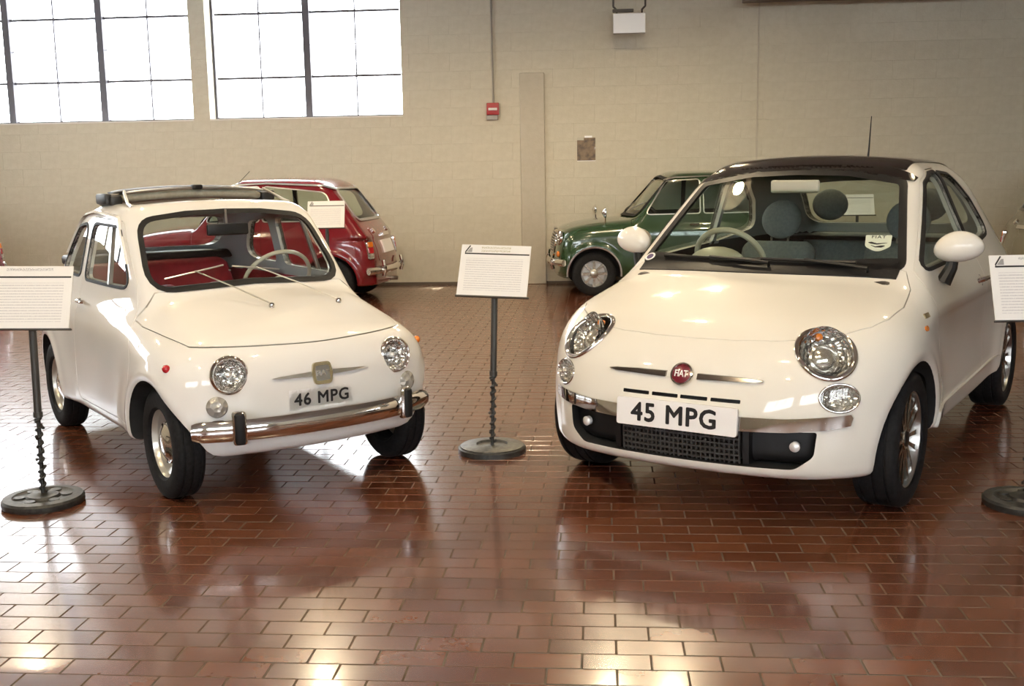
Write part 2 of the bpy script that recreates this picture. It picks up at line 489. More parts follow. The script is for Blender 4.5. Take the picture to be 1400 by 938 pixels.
obj('block_courses', rest, WALLM, wall_back, kind='stuff')
struct('trim_3', boxm((-1.0, WALLY-.035, 0), (-.69, WALLY+.02, 2.66), .006), PILM)     # shallow pilaster
struct('trim_4', boxm((1.945, WALLY-.012, 0), (1.965, WALLY, CEIL)), PILM)             # vertical joint cover
struct('baseboard_back', boxm((XL, WALLY-.012, 0), (XR, WALLY+.01, .035)), mat('dirty_base', (.10,.08,.06), .8))
# steel beam under the ceiling along the back wall, on the right
struct('trim_5', boxm((1.7, 13.45, 3.375), (XR, 13.60, 3.62), .006), mat('beam_paint', (.15,.12,.10), .7))

# ---- floor of brick pavers
BRY, BRX = .1, .2032
def brickmat(name, island):
    def f(nt, b):
        if island: rnd = nt.nodes.new('ShaderNodeNewGeometry').outputs['Random Per Island']
        else: rnd = nt.nodes.new('ShaderNodeObjectInfo').outputs['Random']
        r = ramp(nt, rnd, [(0,(.105,.034,.017)),(.5,(.14,.046,.022)),(1,(.17,.060,.029))])
        n = nz(nt, 9, 6, coord='Position'); r2 = ramp(nt, n.outputs[0], [(.3,(.62,.60,.58)),(.65,(1,1,1))])
        mx = nt.nodes.new('ShaderNodeMixRGB'); mx.blend_type = 'MULTIPLY'; mx.inputs[0].default_value = .4
        nt.links.new(r.outputs[0], mx.inputs[1]); nt.links.new(r2.outputs[0], mx.inputs[2]); nt.links.new(mx.outputs[0], b.inputs['Base Color'])
        n2 = nz(nt, 6, 4, coord='Position', mapping=(1,5,1)); rr = nt.nodes.new('ShaderNodeMapRange'); rr.inputs[3].default_value = .16; rr.inputs[4].default_value = .30
        nt.links.new(n2.outputs[0], rr.inputs[0]); nt.links.new(rr.outputs[0], b.inputs['Roughness'])
        b.inputs['Coat Weight'].default_value = .55; b.inputs['Coat Roughness'].default_value = .10
    return mat(name, build=f, rough=.3, spec=.5)
BRICK_A = brickmat('sealed_brick', False); BRICK_B = brickmat('sealed_brick_field', True)
MORTAR = mat('mortar', rough=.75, spec=.15, build=speckle((.085,.065,.048),(.14,.11,.082), 12, .3))
floor = struct('floor', boxm((XL-.3, YF-.3, -.2), (XR+.3, WALLY+.3, -.0016)), MORTAR)
def brick_bm(bm, M=None):
    w, h, e, d = BRX-.0050, BRY-.0042, .0012, .0022
    A = [Vector(p) for p in ((-w/2,-h/2,-d),(w/2,-h/2,-d),(w/2,h/2,-d),(-w/2,h/2,-d))]
    Bq = [Vector(p) for p in ((-w/2+e,-h/2+e,0),(w/2-e,-h/2+e,0),(w/2-e,h/2-e,0),(-w/2+e,h/2-e,0))]
    if M is not None: A = [M @ p for p in A]; Bq = [M @ p for p in Bq]
    A = [bm.verts.new(p) for p in A]; Bq = [bm.verts.new(p) for p in Bq]
    bm.faces.new(Bq)
    for k in range(4): bm.faces.new((A[k], A[(k+1)%4], Bq[(k+1)%4], Bq[k])).material_index = 1
bm = bmesh.new(); brick_bm(bm); BM_ = bpy.data.meshes.new('brick'); bm.to_mesh(BM_); bm.free(); BM_.materials.append(BRICK_A); BM_.materials.append(MORTAR)
def cam_px(x, y, z=0.):
    v = cam_inv @ Vector((x, y, z)); return 700+FPX*v.x/-v.z, 469-FPX*v.y/-v.z
cam_inv = (Matrix.Translation(cam.location) @ cam.rotation_euler.to_matrix().to_4x4()).inverted()
cand = []; field = bmesh.new(); far = []
row0 = int((2.45-3.119)/BRY)
for r in range(row0, int((WALLY-3.119)/BRY)+1):
    y = 3.119+r*BRY
    if y+BRY/2 > WALLY: break
    off = -.566+(0 if r % 2 == 0 else BRX/2)
    lim = (-.56*y-1.6, .46*y+1.6)
    k0, k1 = math.ceil((max(lim[0], XL)-off)/BRX), math.floor((min(lim[1], XR)-off)/BRX)
    for k in range(k0, k1):
        x = off+(k+.5)*BRX; px, py = cam_px(x, y)
        M = Matrix.Translation((x, y, random.uniform(-.0006,.0004))) @ Matrix.Rotation(random.gauss(0,.0013), 4, 'X') @ Matrix.Rotation(random.gauss(0,.0009), 4, 'Y')
        if -40 < px < 1440 and py < 950: cand.append((py, M))
        else: far.append(M)
cand.sort(key=lambda t: -t[0])
for i, (py, M) in enumerate(cand):
    if i < 300:
        o = obj('brick', BM_, None, floor); o.matrix_local = M
    else: brick_bm(field, M)
for M in far: brick_bm(field, M)
obj('brick_paving', field, [BRICK_B, MORTAR], floor, kind='stuff')
obj('brick_paving_near', boxm((XL, YF, -.0015), (XR, 2.40, -.0005)), mat('brick_plain', (.18,.064,.036), .3, coat=.4), floor)

# ---- bell pendant lamps hanging from the ceiling, with an added front row
HOUS = mat('lamp_enamel', (.62,.60,.55), .4)
BELL = {}
def pendant(x, y, power):
    bulb = mat('lamp_bulb_%d' % power, (1,1,1), .5, emit=(1.0,.80,.52), estr=power)
    t = thing('pendant_lamp', 'enamelled bell pendant lamp hanging high from the ceiling', 'ceiling lamp', (x, y, 3.95), 0, 'bell pendant lamps under the ceiling')
    if not BELL:
        bm = bmesh.new(); pr = [(.05,.16),(.09,.14),(.15,.07),(.195,-.02),(.205,-.075)]
        lathe(bm, pr+[(r-.004, h-.002) for r, h in pr[::-1]], 32, closed=True); bmesh.ops.recalc_face_normals(bm, faces=bm.faces[:])
        for nm, b in (('shade', fin(bm)),): BELL[nm] = bpy.data.meshes.new(nm); b.to_mesh(BELL[nm]); b.free(); BELL[nm].materials.append(HOUS)
        bm = bmesh.new(); bmesh.ops.create_icosphere(bm, subdivisions=2, radius=.062)
        BELL['bulb'] = bpy.data.meshes.new('bulb'); fin(bm, 90).to_mesh(BELL['bulb']); bm.free(); BELL['bulb'].materials.append(None)
        bm = bmesh.new(); tube(bm, [(0,0,.06),(0,0,.2),(0,0,CEIL-3.95)], .012, 8, radii=[.03,.03,.008])
        BELL['stem'] = bpy.data.meshes.new('stem'); fin(bm).to_mesh(BELL['stem']); bm.free(); BELL['stem'].materials.append(HOUS)
    for nm in ('shade', 'bulb', 'stem'):
        o = obj(nm, BELL[nm], None, t)
        if nm == 'bulb': o.material_slots[0].link = 'OBJECT'; o.material_slots[0].material = bulb
for yy, xs, pw in ((10.4, (-6.0,-2.85,.10,.72), 1350), (7.1, (-6.2,-3.1,-.06,3.1), 920), (3.7, (-3.0,0.), 700), (1.3, (-1.9,-.7), 1250)):  # row nearest the camera is added front light for the car noses
    for xx in xs: pendant(xx, yy, pw)
# ------------------------------------------------------------------ car helpers
CHROME = mat('chrome', (.86,.85,.83), .06, 1.0)
SATIN = mat('satin_steel', (.62,.62,.60), .28, 1.0)
RUBBER = mat('black_rubber', (.011,.011,.012), .6, spec=.25)
TYRE = mat('tyre_rubber', (.010,.010,.011), .75, spec=.25, build=speckle((.006,.006,.007),(.013,.013,.014), 60, .15))
BLACK = mat('black_plastic', (.010,.010,.011), .42, spec=.35)
DARK = mat('underbody_black', (.01,.01,.01), .85)
GLASS = glassmat('window_glass')
GLASSG = glassmat('green_tinted_glass', (.90,.935,.91))
LENS = glassmat('lamp_glass', (.97,.97,.95), 1.5)
LAMPSILVER = mat('lamp_reflector', (.80,.80,.78), .15, .8)
def _facet(nt, b):
    tc = nt.nodes.new('ShaderNodeTexCoord'); v = nt.nodes.new('ShaderNodeTexVoronoi'); v.inputs['Scale'].default_value = 38
    nt.links.new(tc.outputs['Object'], v.inputs['Vector']); bump(nt, b, v.outputs['Distance'], .8, .02)
FACET = mat('fluted_lamp_silver', (.88,.88,.87), .12, .85, build=_facet)
CLEARPL = mat('frosted_lamp_plastic', (.42,.40,.36), .25, .2, .4, build=_facet)
AMBER = mat('amber_plastic', (.72,.20,.02), .2, coat=.5)
REDPL = mat('red_plastic', (.45,.012,.02), .2, coat=.5)
PRINT = mat('print_black', (.012,.012,.014), .5)
PLATEW = mat('plate_white', (.93,.925,.915), .35)

class Kit:
    def __init__(s, f, lo, hi, h): s.f, s.lo, s.hi, s.h, s.c, s.m, s.sh = f, lo, hi, h, {}, {}, {}
    LV = (.012, .004, 0., -.006, -.011, -.016, -.030, -.055, -.085)
    def q(s, iso): return min(s.LV, key=lambda v: abs(v-iso))
    def at(s, iso):
        iso = s.q(iso)
        if iso not in s.m: s.m[iso] = closed_net(s.f, s.lo, s.hi, s.h, iso, s.c)
        return s.m[iso]
    def shell(s, o, i):
        o, i = s.q(o), s.q(i)
        if o <= i: i = s.LV[s.LV.index(o)+1]
        if (o, i) not in s.sh: s.sh[(o, i)] = sub(s.at(o), s.at(i))
        return s.sh[(o, i)]
    def cut(s, cutter, o, i): return inter(s.shell(o, i), cutter)
    def ring(s, poly, axis, a, b, w, o=.004, i=-.014, grow=0.):
        return sub(inter(s.shell(o, i), prism(offpoly(poly, w), axis, a, b)), prism(offpoly(poly, -grow), axis, a-.05, b+.05))
    def part(s, name, me, mats, parent, iso=0., label=None, rule=None):
        if not isinstance(mats, list): mats = [mats]
        finish(me, s.f, mats, (s.q(iso),), rule=rule)
        return obj(name, me, None, parent, label)
    def snap(s, p, d, iso=0.):
        """march from p along d to the surface f = iso"""
        p = np.array(p, float); d = np.array(d, float); d /= np.linalg.norm(d); t0 = None
        ts = np.linspace(0, 1.6, 801); Q = p+ts[:, None]*d; v = s.f(*Q.T)-iso
        k = np.argmax(v < 0); a, b = ts[max(k-1,0)], ts[k]
        for _ in range(20):
            m_ = (a+b)/2
            if s.f(*(p+m_*d).reshape(3,1))[0]-iso < 0: b = m_
            else: a = m_
        q = p+b*d; g = grad(s.f, q[None])[0]; return Vector(q), Vector(g/np.linalg.norm(g))

def tyre_bm(ro, ri, w, groove=3):
    bm = bmesh.new(); hw = w/2
    prof = [(ri, -hw*.80), (ri+.008, -hw*.95), ((ri+ro)/2, -hw*1.06), (ro-.028, -hw*1.0), (ro-.010, -hw*.90), (ro-.002, -hw*.76)]
    g = []
    for k in range(groove):
        c = -hw*.55+2*hw*.55*k/(groove-1)
        g += [(ro, c-.006), (ro-.007, c-.004), (ro-.007, c+.004), (ro, c+.006)]
    prof = prof+g+[(r, -h) for r, h in prof[::-1]]
    prof += [(ri-.004, hw*.75), (ri-.004, -hw*.75)]
    lathe(bm, prof, 56, closed=True); return fin(bm, 40)
def put(bm, M): bmesh.ops.transform(bm, matrix=M, verts=bm.verts[:]); return bm
def solid_box(lo, hi):
    bm = boxm(lo, hi); me = bpy.data.meshes.new('box'); bm.to_mesh(me); bm.free(); return me
def cyl_y(x, z, r, y0, y1, n=48): return prism(ellipse(r, r, n, (x, z)), 'y', y0, y1)
def steering_wheel(parent, c, n, R, r, m, spokes=((90,), ), hubr=.03, spoke_angles=(0, 180), mhub=None, up=(0,0,1)):
    M = frame(c, n, up); bm = bmesh.new()
    tube(bm, [(R*math.cos(2*math.pi*k/40), R*math.sin(2*math.pi*k/40), 0) for k in range(40)], r, 10, closed=True)
    rim = obj('steering_wheel', fin(put(bm, M)), m, parent)
    bm = bmesh.new()
    for a in spoke_angles:
        a = math.radians(a); tube(bm, [(hubr*.5*math.cos(a), hubr*.5*math.sin(a), -.03), (R*.6*math.cos(a), R*.6*math.sin(a), -.025), (R*math.cos(a), R*math.sin(a), 0)], r*.6, 8)
    obj('spoke', fin(put(bm, M)), mhub or m, rim)
    bm = bmesh.new(); lathe(bm, [(hubr, -.05), (hubr, -.02), (hubr*.8, -.008), (.001, -.004)], 20, M, cap0=True)
    obj('hub', fin(bm), mhub or m, rim)
    return rim
def seat(parent, x, y, z0, wx, wy, zt, lean, m, name='seat', head=None, mh=None, pipe=None):
    """cushion from x back by wx at height z0, backrest up to zt leaning back by lean"""
    cu = obj(name, fin(boxm((x-wx, y-wy/2, z0-.16), (x, y+wy/2, z0), .055, 4)), m, parent)
    n = 9; m_ = 9; bm = bmesh.new(); th = .11
    H = zt-z0+.06
    box(bm, (-th/2, -wy/2, 0), (th/2, wy/2, H), None, .05, 4)
    S = Matrix.Translation((x-wx+.06, y, z0-.06)) @ Matrix.Rotation(-math.atan2(lean, H), 4, 'Y')
    for v in bm.verts:   # rounded shoulders
        t = max(0, (v.co.z/H-.55)/.45); v.co.y *= 1-.22*t*t
    b = obj('backrest', fin(put(bm, S)), m, cu)
    if pipe:
        bm = bmesh.new(); tube(bm, [(th/2-.01, wy/2*.86*q*(1-.22*((.83-.55)/.45)**2*0), H*.80) for q in (-1,-.5,0,.5,1)], .006, 6)
        obj('piping', fin(put(bm, S)), pipe, cu)
    if head:
        hw, hh, hz = head; bm = bmesh.new()
        bmesh.ops.create_uvsphere(bm, u_segments=24, v_segments=14, radius=1)
        for v in bm.verts: v.co = Vector((v.co.x*.055, v.co.y*hw, v.co.z*hh+H+hz))
        obj('headrest', fin(put(bm, S), 60), mh or m, cu)
        for q in (-.05, .05):
            bm = bmesh.new(); tube(bm, [(0, q, H-.03), (0, q, H+hz)], .007, 8); obj('headrest_post', fin(put(bm, S)), CHROME, cu)
    return cu
# ------------------------------------------------------------------ vintage white car
def build_classic():
    W, Ws = tab([(-2.6,.46),(-2.35,.535),(-2.1,.60),(-1.84,.635),(-1.4,.652),(-.8,.655),(-.3,.650),(0,.645),(.2,.632),(.33,.605),(.5,.55)])
    T, Ts = tab([(-2.7,.20),(-2.5,.52),(-2.42,.64),(-2.3,.76),(-2.1,.87),(-1.9,.915),(-1.4,.93),(-.9,.935),(-.5,.925),(-.35,.897),(-.2,.86),(0,.806),(.15,.765),(.28,.722),(.36,.675),(.42,.60),(.5,.40)])
    LN, LNs = tab([(.1,.325),(.24,.365),(.35,.385),(.45,.392),(.55,.392),(.62,.383),(.70,.36),(.8,.31),(1.0,.2)])
    def f(x, y, z):
        ay = np.abs(y)
        side = ay-W(x)+.42*sp(z-.70,.06)+.12*sp(.33-z,.05)
        for xc in (0., -1.84):     # rolled wheel-arch lips
            r = np.sqrt((x-xc)**2+(z-.25)**2); side = side-.014*np.exp(-((r-.315)/.035)**2)-.018*np.exp(-((r-.36)/.12)**2)
        side = side*.95
        top = (z-T(x)+.20*y*y)/np.sqrt(1+Ts(x)**2)
        nose = (x-LN(z)+.24*y*y+.20*y**4)/np.sqrt(1+LNs(z)**2)
        tail = (-2.47+.22*y*y-x+.12*sp(z-.6,.1)*2)*.95
        b = smax(top, side, .15); b = smax(b, nose, .11); b = smax(b, tail, .25)
        b = smax(b, .215-z, .045)
        ws = ((x+.335)*.723+(z-.905)*.691)+.13*y*y
        roof = z-1.318+.115*y*y+.05*(x+1.15)**2
        gs = (ay-(.582-.225*(z-.92))+.12*sp(x+1.0,.1)**2+.07*sp(-1.35-x,.1)**2)*.965
        rear = (-(x+1.80)*.66+(z-1.24)*.75)*1.0+.10*y*y
        g = smax(roof, gs, .09); g = smax(g, ws, .055); g = smax(g, rear, .36); g = smax(g, .74-z, .05)
        return smin(b, g, .035)
    global KC
    KC = K = Kit(f, (-2.60,-.78,.12), (.52,.78,1.42), .0215)
    X, Y = wpos(-1.08166, 5.105)
    car = thing('vintage_car', 'small white vintage car with chrome bumper and red interior, 46 MPG sticker on nose', 'car', (X, Y, 0), -.94468+YAW)
    def paintnode(nt, b):
        n = nz(nt, 3.0, 2); r = ramp(nt, n.outputs[0], [(.3,(.83,.815,.775)),(.7,(.86,.845,.81))]); nt.links.new(r.outputs[0], b.inputs['Base Color'])
    P = mat('cream_white_paint', (.82,.80,.75), .45, 0., 1.0, spec=.2, build=paintnode)
    RED = mat('red_vinyl', (.27,.012,.022), .42, build=speckle((.24,.010,.02),(.31,.016,.026), 30, .05))
    GREY = mat('grey_headlining', (.40,.43,.44), .85)
    IVORY = mat('ivory_plastic', (.60,.57,.47), .3, coat=.3)
    # side glass outlines (x, z)
    dwin = roundpoly([(-1.185,.915,.05),(-.515,.910,.04),(-.735,1.185,.09),(-1.165,1.195,.06)], .05)
    qwin = roundpoly([(-1.285,.925,.04),(-1.71,.935,.07),(-1.50,1.165,.12),(-1.265,1.195,.05)], .05)
    wscr = roundpoly([(-.495,.905,.085),(0,.925,0),(.495,.905,.085),(.438,1.215,.10),(.2,1.243,0),(0,1.248,0),(-.2,1.243,0),(-.438,1.215,.10)], .08)
    rwin = roundpoly([(-.43,1.005,.07),(.43,1.005,.07),(.37,1.195,.07),(-.37,1.195,.07)], .08)
    door = roundpoly([(-1.235,.275,.06),(-.325,.285,.06),(-.25,.60,.08),(-.37,.80,.10),(-.45,.93,.02),(-.72,1.222,.10),(-1.20,1.232,.05),(-1.235,.9,.02)], .05)
    hoodp = [(-.474,.90),(-.538,.83),(-.588,.775),(-.588,.752),(-.56,.728)]+[(q, .687+.03*abs(q)**1.2) for q in np.linspace(-.52,.52,17)]+[(.56,.728),(.588,.752),(.588,.775),(.538,.83),(.474,.90)]+[(.3,1.0),(-.3,1.0)]
    def hoodcut(d):
        a = prism(offpoly(hoodp, d), 'x', -.6, .7)
        # rear limit: just ahead of the windscreen, curved in plan
        pl = [(-.325-d-.16*q*q, q) for q in np.linspace(-.7,.7,15)]+[(.8,.7),(.8,-.7)]
        return inter(a, prism(pl, 'z', .3, 1.3))
    # cabin cavity
    def fcab(x, y, z):
        c = f(x,y,z)+.032
        c = smax(c, x+.30-.0*z, .03); c = smax(c, -2.02-x, .05); return smax(c, .30-z, .03)
    body = K.at(0.).copy()
    body = sub(body, closed_net(fcab, K.lo, K.hi, .03))
    for s in (-1, 1):
        for xc, R in ((0., .292), (-1.84, .300)):
            body = sub(body, cyl_y(xc, .25, R, s*.395, s*1.0))
        for w in (dwin, qwin): body = sub(body, prism(w, 'y', s*.25, s*1.0))
    body = sub(body, prism(wscr, 'x', -.95, .2), prism(rwin, 'x', -2.6, -1.60))
    roofhole = roundpoly([(-.83,-.395),(-1.30,-.395),(-1.30,.395),(-.83,.395)], .06)
    body = sub(body, prism(roofhole, 'z', 1.15, 1.6))
    pocket = K.shell(.008, -.016)
    body = sub(body, inter(pocket, hoodcut(.0035)))
    for s in (-1, 1): body = sub(body, inter(pocket, prism(offpoly(door, .003), 'y', s*.2, s*1.0)))
    # lamp holes
    hl = {}
    for s in (-1, 1):
        q, n = K.snap((1.2, s*.409, .584), (-1,0,0)); n = Vector((.93, s*.10, .12)).normalized(); hl[s] = (q, n)
        body = sub(body, fprism(ellipse(.074,.074), frame(q, n), -.07, .08))
    def rule(c, n):
        fc = f(*c.T); r = np.zeros(len(c), np.int32)
        ww = (np.abs(c[:,1]) > .385) & ((np.hypot(c[:,0], c[:,2]-.25) < .305) | (np.hypot(c[:,0]+1.84, c[:,2]-.25) < .312))
        inside = (fc < -.024) & ~ww
        r[inside] = np.where(c[inside][:,2] > .86, 1, 2); r[ww] = 3; return r
    bo = K.part('body', body, [P, GREY, RED, DARK], car, rule=rule)
    skin = K.shell(0., -.014)
    K.part('bonnet', inter(skin, hoodcut(-.0015)), [P], car)
    for s in (-1, 1):
        d = sub(inter(skin, prism(offpoly(door, -.001), 'y', s*.2, s*1.0)), prism(dwin, 'y', s*.1, s*1.1))
        do = K.part('door', d, [P], car)
        K.part('window_pane', inter(K.shell(-.006,-.010), prism(offpoly(dwin,.004), 'y', s*.2, s*1.0)), [GLASS], do, -.006)
        K.part('window_seal', K.ring(dwin, 'y', *sorted((s*.2, s*1.)), .014, .004, -.014), [RUBBER], do, .004)
        # quarterlight divider
        dv = [(-.785,.90),(-.765,.90),(-.845,1.21),(-.865,1.21)]
        K.part('window_divider', inter(K.shell(.004,-.014), prism(dv, 'y', s*.2, s*1.), prism(offpoly(dwin,.004), 'y', s*.2, s*1.)), [SATIN], do, .004)
        # handle
        q, n = K.snap((-1.13, s*1.2, .80), (0,-s,0)); M = frame(q, (0,s,.0)); bm = bmesh.new()
        tube(bm, [(-.05,0,.004),(-.05,0,.025),(-.02,0,.032),(.06,0,.03),(.07,0,.02)], .009, 8); obj('door_handle', fin(put(bm, M)), CHROME, do)
        K.part('quarter_window', inter(K.shell(-.006,-.010), prism(offpoly(qwin,.004), 'y', s*.2, s*1.)), [GLASS], car, -.006)
        K.part('quarter_window_seal', K.ring(qwin, 'y', *sorted((s*.2, s*1.)), .014), [RUBBER], car, .004)
        # roof gutter strip
        up = offpoly(roundpoly([(-1.80,.90),(-.47,.86),(-.80,1.205,.1),(-1.2,1.225,.1),(-1.52,1.19,.15)], .1), .030)
        g = sub(inter(K.shell(.011,-.004), prism(offpoly(up,.012), 'y', s*.40, s*1.)), prism(up, 'y', s*.1, s*1.1), solid_box((-3,-2,0),(2,2,1.02)))
        K.part('roof_gutter', g, [P], car, .011)
    ws = K.part('windscreen', inter(K.shell(-.006,-.011), prism(offpoly(wscr,.004), 'x', -.95, .2)), [GLASS], car, -.006)
    K.part('windscreen_seal', K.ring(wscr, 'x', -.95, .2, .020, .006, -.016, .004), [RUBBER], ws, .006)
    rw = K.part('rear_window', inter(K.shell(-.006,-.010), prism(offpoly(rwin,.004), 'x', -2.6, -1.6)), [GLASS], car, -.006)
    K.part('rear_window_seal', K.ring(rwin, 'x', -2.6, -1.6, .018, .005, -.03), [RUBBER], rw, .005)
    # head lamps
    for s in (-1, 1):
        q, n = hl[s]; M = frame(q-n*.012, n); bm = bmesh.new()
        lathe(bm, [(.070,-.012),(.084,-.008),(.0875,.004),(.084,.014),(.076,.020),(.070,.016)], 40, M, closed=True)
        ring = obj('headlamp', fin(bm, 60), CHROME, car)
        bm = bmesh.new(); lathe(bm, [(.004,-.050),(.03,-.045),(.052,-.028),(.070,.004)], 32, M, cap0=True); obj('reflector', fin(bm, 60), FACET, ring)
        bm = bmesh.new(); lathe(bm, [(.012,-.045),(.012,-.01),(.006,-.002)], 14, M, cap1=True); obj('bulb', fin(bm, 60), PLATEW, ring)
        bm = bmesh.new(); lathe(bm, [(.074,.010),(.06,.022),(.04,.030),(.02,.034),(.002,.035)], 32, M, cap1=True); obj('lens', fin(bm, 60), LENS, ring)
        q, n = K.snap((1.2, s*.471, .452), (-1,0,0)); n = Vector((.9, s*.25, .1)); M = frame(q, n); bm = bmesh.new()
        lathe(bm, [(.046,-.02),(.046,.004),(.039,.011),(.02,.016),(.002,.018)], 24, M, cap1=True); obj('indicator_lamp', fin(bm, 60), CLEARPL, car)
        q, n = K.snap((.17, s*1.2, .615), (0,-s,0)); M = frame(q, n); bm = bmesh.new()
        lathe(bm, [(.018,-.01),(.018,.006),(.012,.016),(.002,.019)], 16, M, cap1=True); obj('side_repeater', fin(bm, 60), REDPL if s < 0 else AMBER, car)
    # badge and bars
    q, n = K.snap((1.2, 0, .553), (-1,0,0)); M = frame(q, n)
    bm = bmesh.new(); bmesh.ops.delete(bm, geom=bm.verts[:])
    me = fprism(roundpoly([(-.050,0,.01),(-.040,.050,.02),(.040,.050,.02),(.050,0,.01),(.040,-.050,.02),(-.040,-.050,.02)], .02), M, -.02, .012)
    bd = obj('badge', me, mat('gilt_chrome', (.66,.58,.38), .2, 1.0), car)
    tm = text_mesh('FIAT', .036, .002, .0005, .95); obj('lettering', xform(tm, M @ Matrix.Translation((0,0,.013))), CHROME, bd)
    me = fprism(roundpoly([(-.034,.034),(.034,.034),(.034,-.034),(-.034,-.034)], .012), M, .0, .0125); obj('badge_centre', me, SATIN, bd)
    for s in (-1, 1):
        pl = [(s*.055,.545),(s*.055,.566),(s*.20,.5585),(s*.238,.5535),(s*.20,.5495)]
        if s < 0: pl = pl[::-1]
        K.part('nose_bar', K.cut(prism(pl, 'x', .1, .8), .010, -.004), [CHROME], car, .010)
    # number sticker
    pl = roundpoly([(-.162,.398),(.150,.398),(.150,.492),(-.162,.492)], .004)
    np_ = K.part('number_plate', K.cut(prism(pl, 'x', .1, .8), .0015, -.003), [PLATEW], car, .0015)
    tm = text_mesh('46 MPG', .076, 0, .0018, 1.10); q, n = K.snap((1.2, -.006, .444), (-1,0,0), .002)
    for wd in split_words(tm): xform(wd, frame(q, n)); lettering_wrap(wd, K, .0052); obj('lettering', wd, PRINT, np_)
    # bumper: curved chrome blade
    bm = bmesh.new(); N = 33; prof = [(-.004,-.047),(.010,-.046),(.022,-.030),(.027,0),(.022,.030),(.010,.046),(-.004,.047),(.004,.03),(.010,0),(.004,-.03)]
    rings = []
    for i in range(N):
        t = -1+2*i/(N-1); a = abs(t); y = .578*math.sin(t*1.22)/math.sin(1.22); xx = .440-.26*y*y-.42*y**4
        tx = Vector((-(.52*y+1.68*y**3), 1, 0)).normalized(); nrm = Vector((tx.y, -tx.x, 0))
        rings.append([bm.verts.new(Vector((xx, y, .352))+nrm*p+Vector((0,0,q*(1-.25*max(0,a-.9)/.1)))) for p, q in prof])
    for A, B in zip(rings[:-1], rings[1:]):
        for k in range(len(prof)): bm.faces.new((A[k], A[(k+1) % len(prof)], B[(k+1) % len(prof)], B[k]))
    bm.faces.new(rings[0]); bm.faces.new(rings[-1][::-1])
    bp = obj('bumper', fin(bm, 40), CHROME, car)
    for s in (-1, 1):
        y = s*.40; xx = .440-.26*y*y-.42*y**4; tx = Vector((-(.52*y+1.68*y**3), 1, 0)).normalized(); nrm = Vector((tx.y, -tx.x, 0))
        M = frame(Vector((xx,y,.366))+nrm*.012, nrm); bm = boxm((-.031,-.075,-.01),(.031,.075,.034), .016, 3); ov = obj('overrider', fin(put(bm, M)), CHROME, bp)
        bm = boxm((-.022,-.070,.02),(.022,.070,.050), .014, 3); obj('rubber_pad', fin(put(bm, M)), RUBBER, bp)
        bm = bmesh.new(); tube(bm, [Vector((xx-.0,y,.35)), Vector((.22,y,.35))], .015, 8); obj('bumper_bracket', fin(bm), DARK, bp)
    # wheels
    STEEL = mat('silver_wheel_paint', (.60,.58,.52), .3, .6, .3)
    for xc in (0., -1.84):
        for s in (-1, 1):
            M = frame((xc, s*.56, .2505), (0, s, 0))
            ty = obj('tyre', put(tyre_bm(.25, .158, .132), M), TYRE, car)
            bm = bmesh.new(); lathe(bm, [(.162,-.05),(.160,.045),(.166,.052),(.160,.054),(.152,.046),(.146,.024),(.118,.006),(.100,.018),(.085,.020),(.02,.020)], 40, M, cap1=True)
            obj('rim', fin(bm, 30), STEEL, ty)
            bm = bmesh.new(); lathe(bm, [(.098,.018),(.100,.026),(.092,.034),(.075,.037),(.060,.046),(.035,.054),(.002,.056)], 36, M, cap1=True); obj('hub_cap', fin(bm, 30), CHROME, ty)
    # wipers
    for y0, (ya, za), (yb, zb) in ((-.04, (-.42,.945), (-.12,.992)), (.33, (-.08,.985), (.16,.955))):
        b, n = K.snap((.4, y0, .925), (-1,0,-.25)); bm = bmesh.new()
        lathe(bm, [(.014,-.01),(.014,.012),(.009,.020),(.002,.022)], 12, frame(b, n), cap1=True)
        wi = obj('wiper', fin(bm), CHROME, car)
        a, n1 = K.snap((.6, (ya+yb)/2, (za+zb)/2), (-1,0,0)); bm = bmesh.new(); tube(bm, [b+n*.015, (b+a)/2+n1*.025, a+n1*.016], .0035, 6); obj('wiper_arm', fin(bm), SATIN, wi)
        bm = bmesh.new(); pts = []
        for k in range(7):
            e, n2 = K.snap((.6, ya+(yb-ya)*k/6, za+(zb-za)*k/6), (-1,0,0)); pts.append(e+n2*.009)
        tube(bm, pts, .0045, 6); obj('wiper_blade', fin(bm), SATIN, wi)
    # folded fabric roof lying behind the opening
    FAB = mat('beige_roof_lining', (.36,.33,.25), .8, build=speckle((.33,.30,.22),(.40,.37,.29), 40, .1))
    VIN = mat('black_roof_vinyl', (.014,.014,.015), .5)
    def bundle(x0, zc, hx, hz, yw, name, m, par, tw=0.):
        bm = bmesh.new(); R = []
        for i in range(25):
            t = -1+2*i/24; y = t*yw; z0 = 1.316-.13*y*y-.055*(x0+1.15)**2+zc; e = 1-.55*max(0,abs(t)-.86)/.14
            R.append([bm.verts.new((x0+hx*e*math.copysign(abs(math.cos(a))**.7, math.cos(a))+tw*math.sin(5*t), y, z0+hz*e*math.copysign(abs(math.sin(a))**.7, math.sin(a)))) for a in [2*math.pi*k/14 for k in range(14)]])
        for A, B in zip(R[:-1], R[1:]):
            for k in range(14): bm.faces.new((A[k], A[(k+1)%14], B[(k+1)%14], B[k]))
        bm.faces.new(R[0]); bm.faces.new(R[-1][::-1])
        return obj(name, fin(bm, 50), m, par)
    fr = bundle(-1.17, .028, .11, .030, .405, 'folded_roof', FAB, car)
    bundle(-1.20, .062, .12, .010, .42, 'fabric_fold', VIN, fr, .01)
    bundle(-1.055, .058, .014, .008, .395, 'roof_bar', SATIN, fr)
    bm = bmesh.new(); box(bm, (-1.075,-.03,1.365),(-1.03,.03,1.392), None, .01, 2); obj('roof_latch', fin(bm), BLACK, fr)
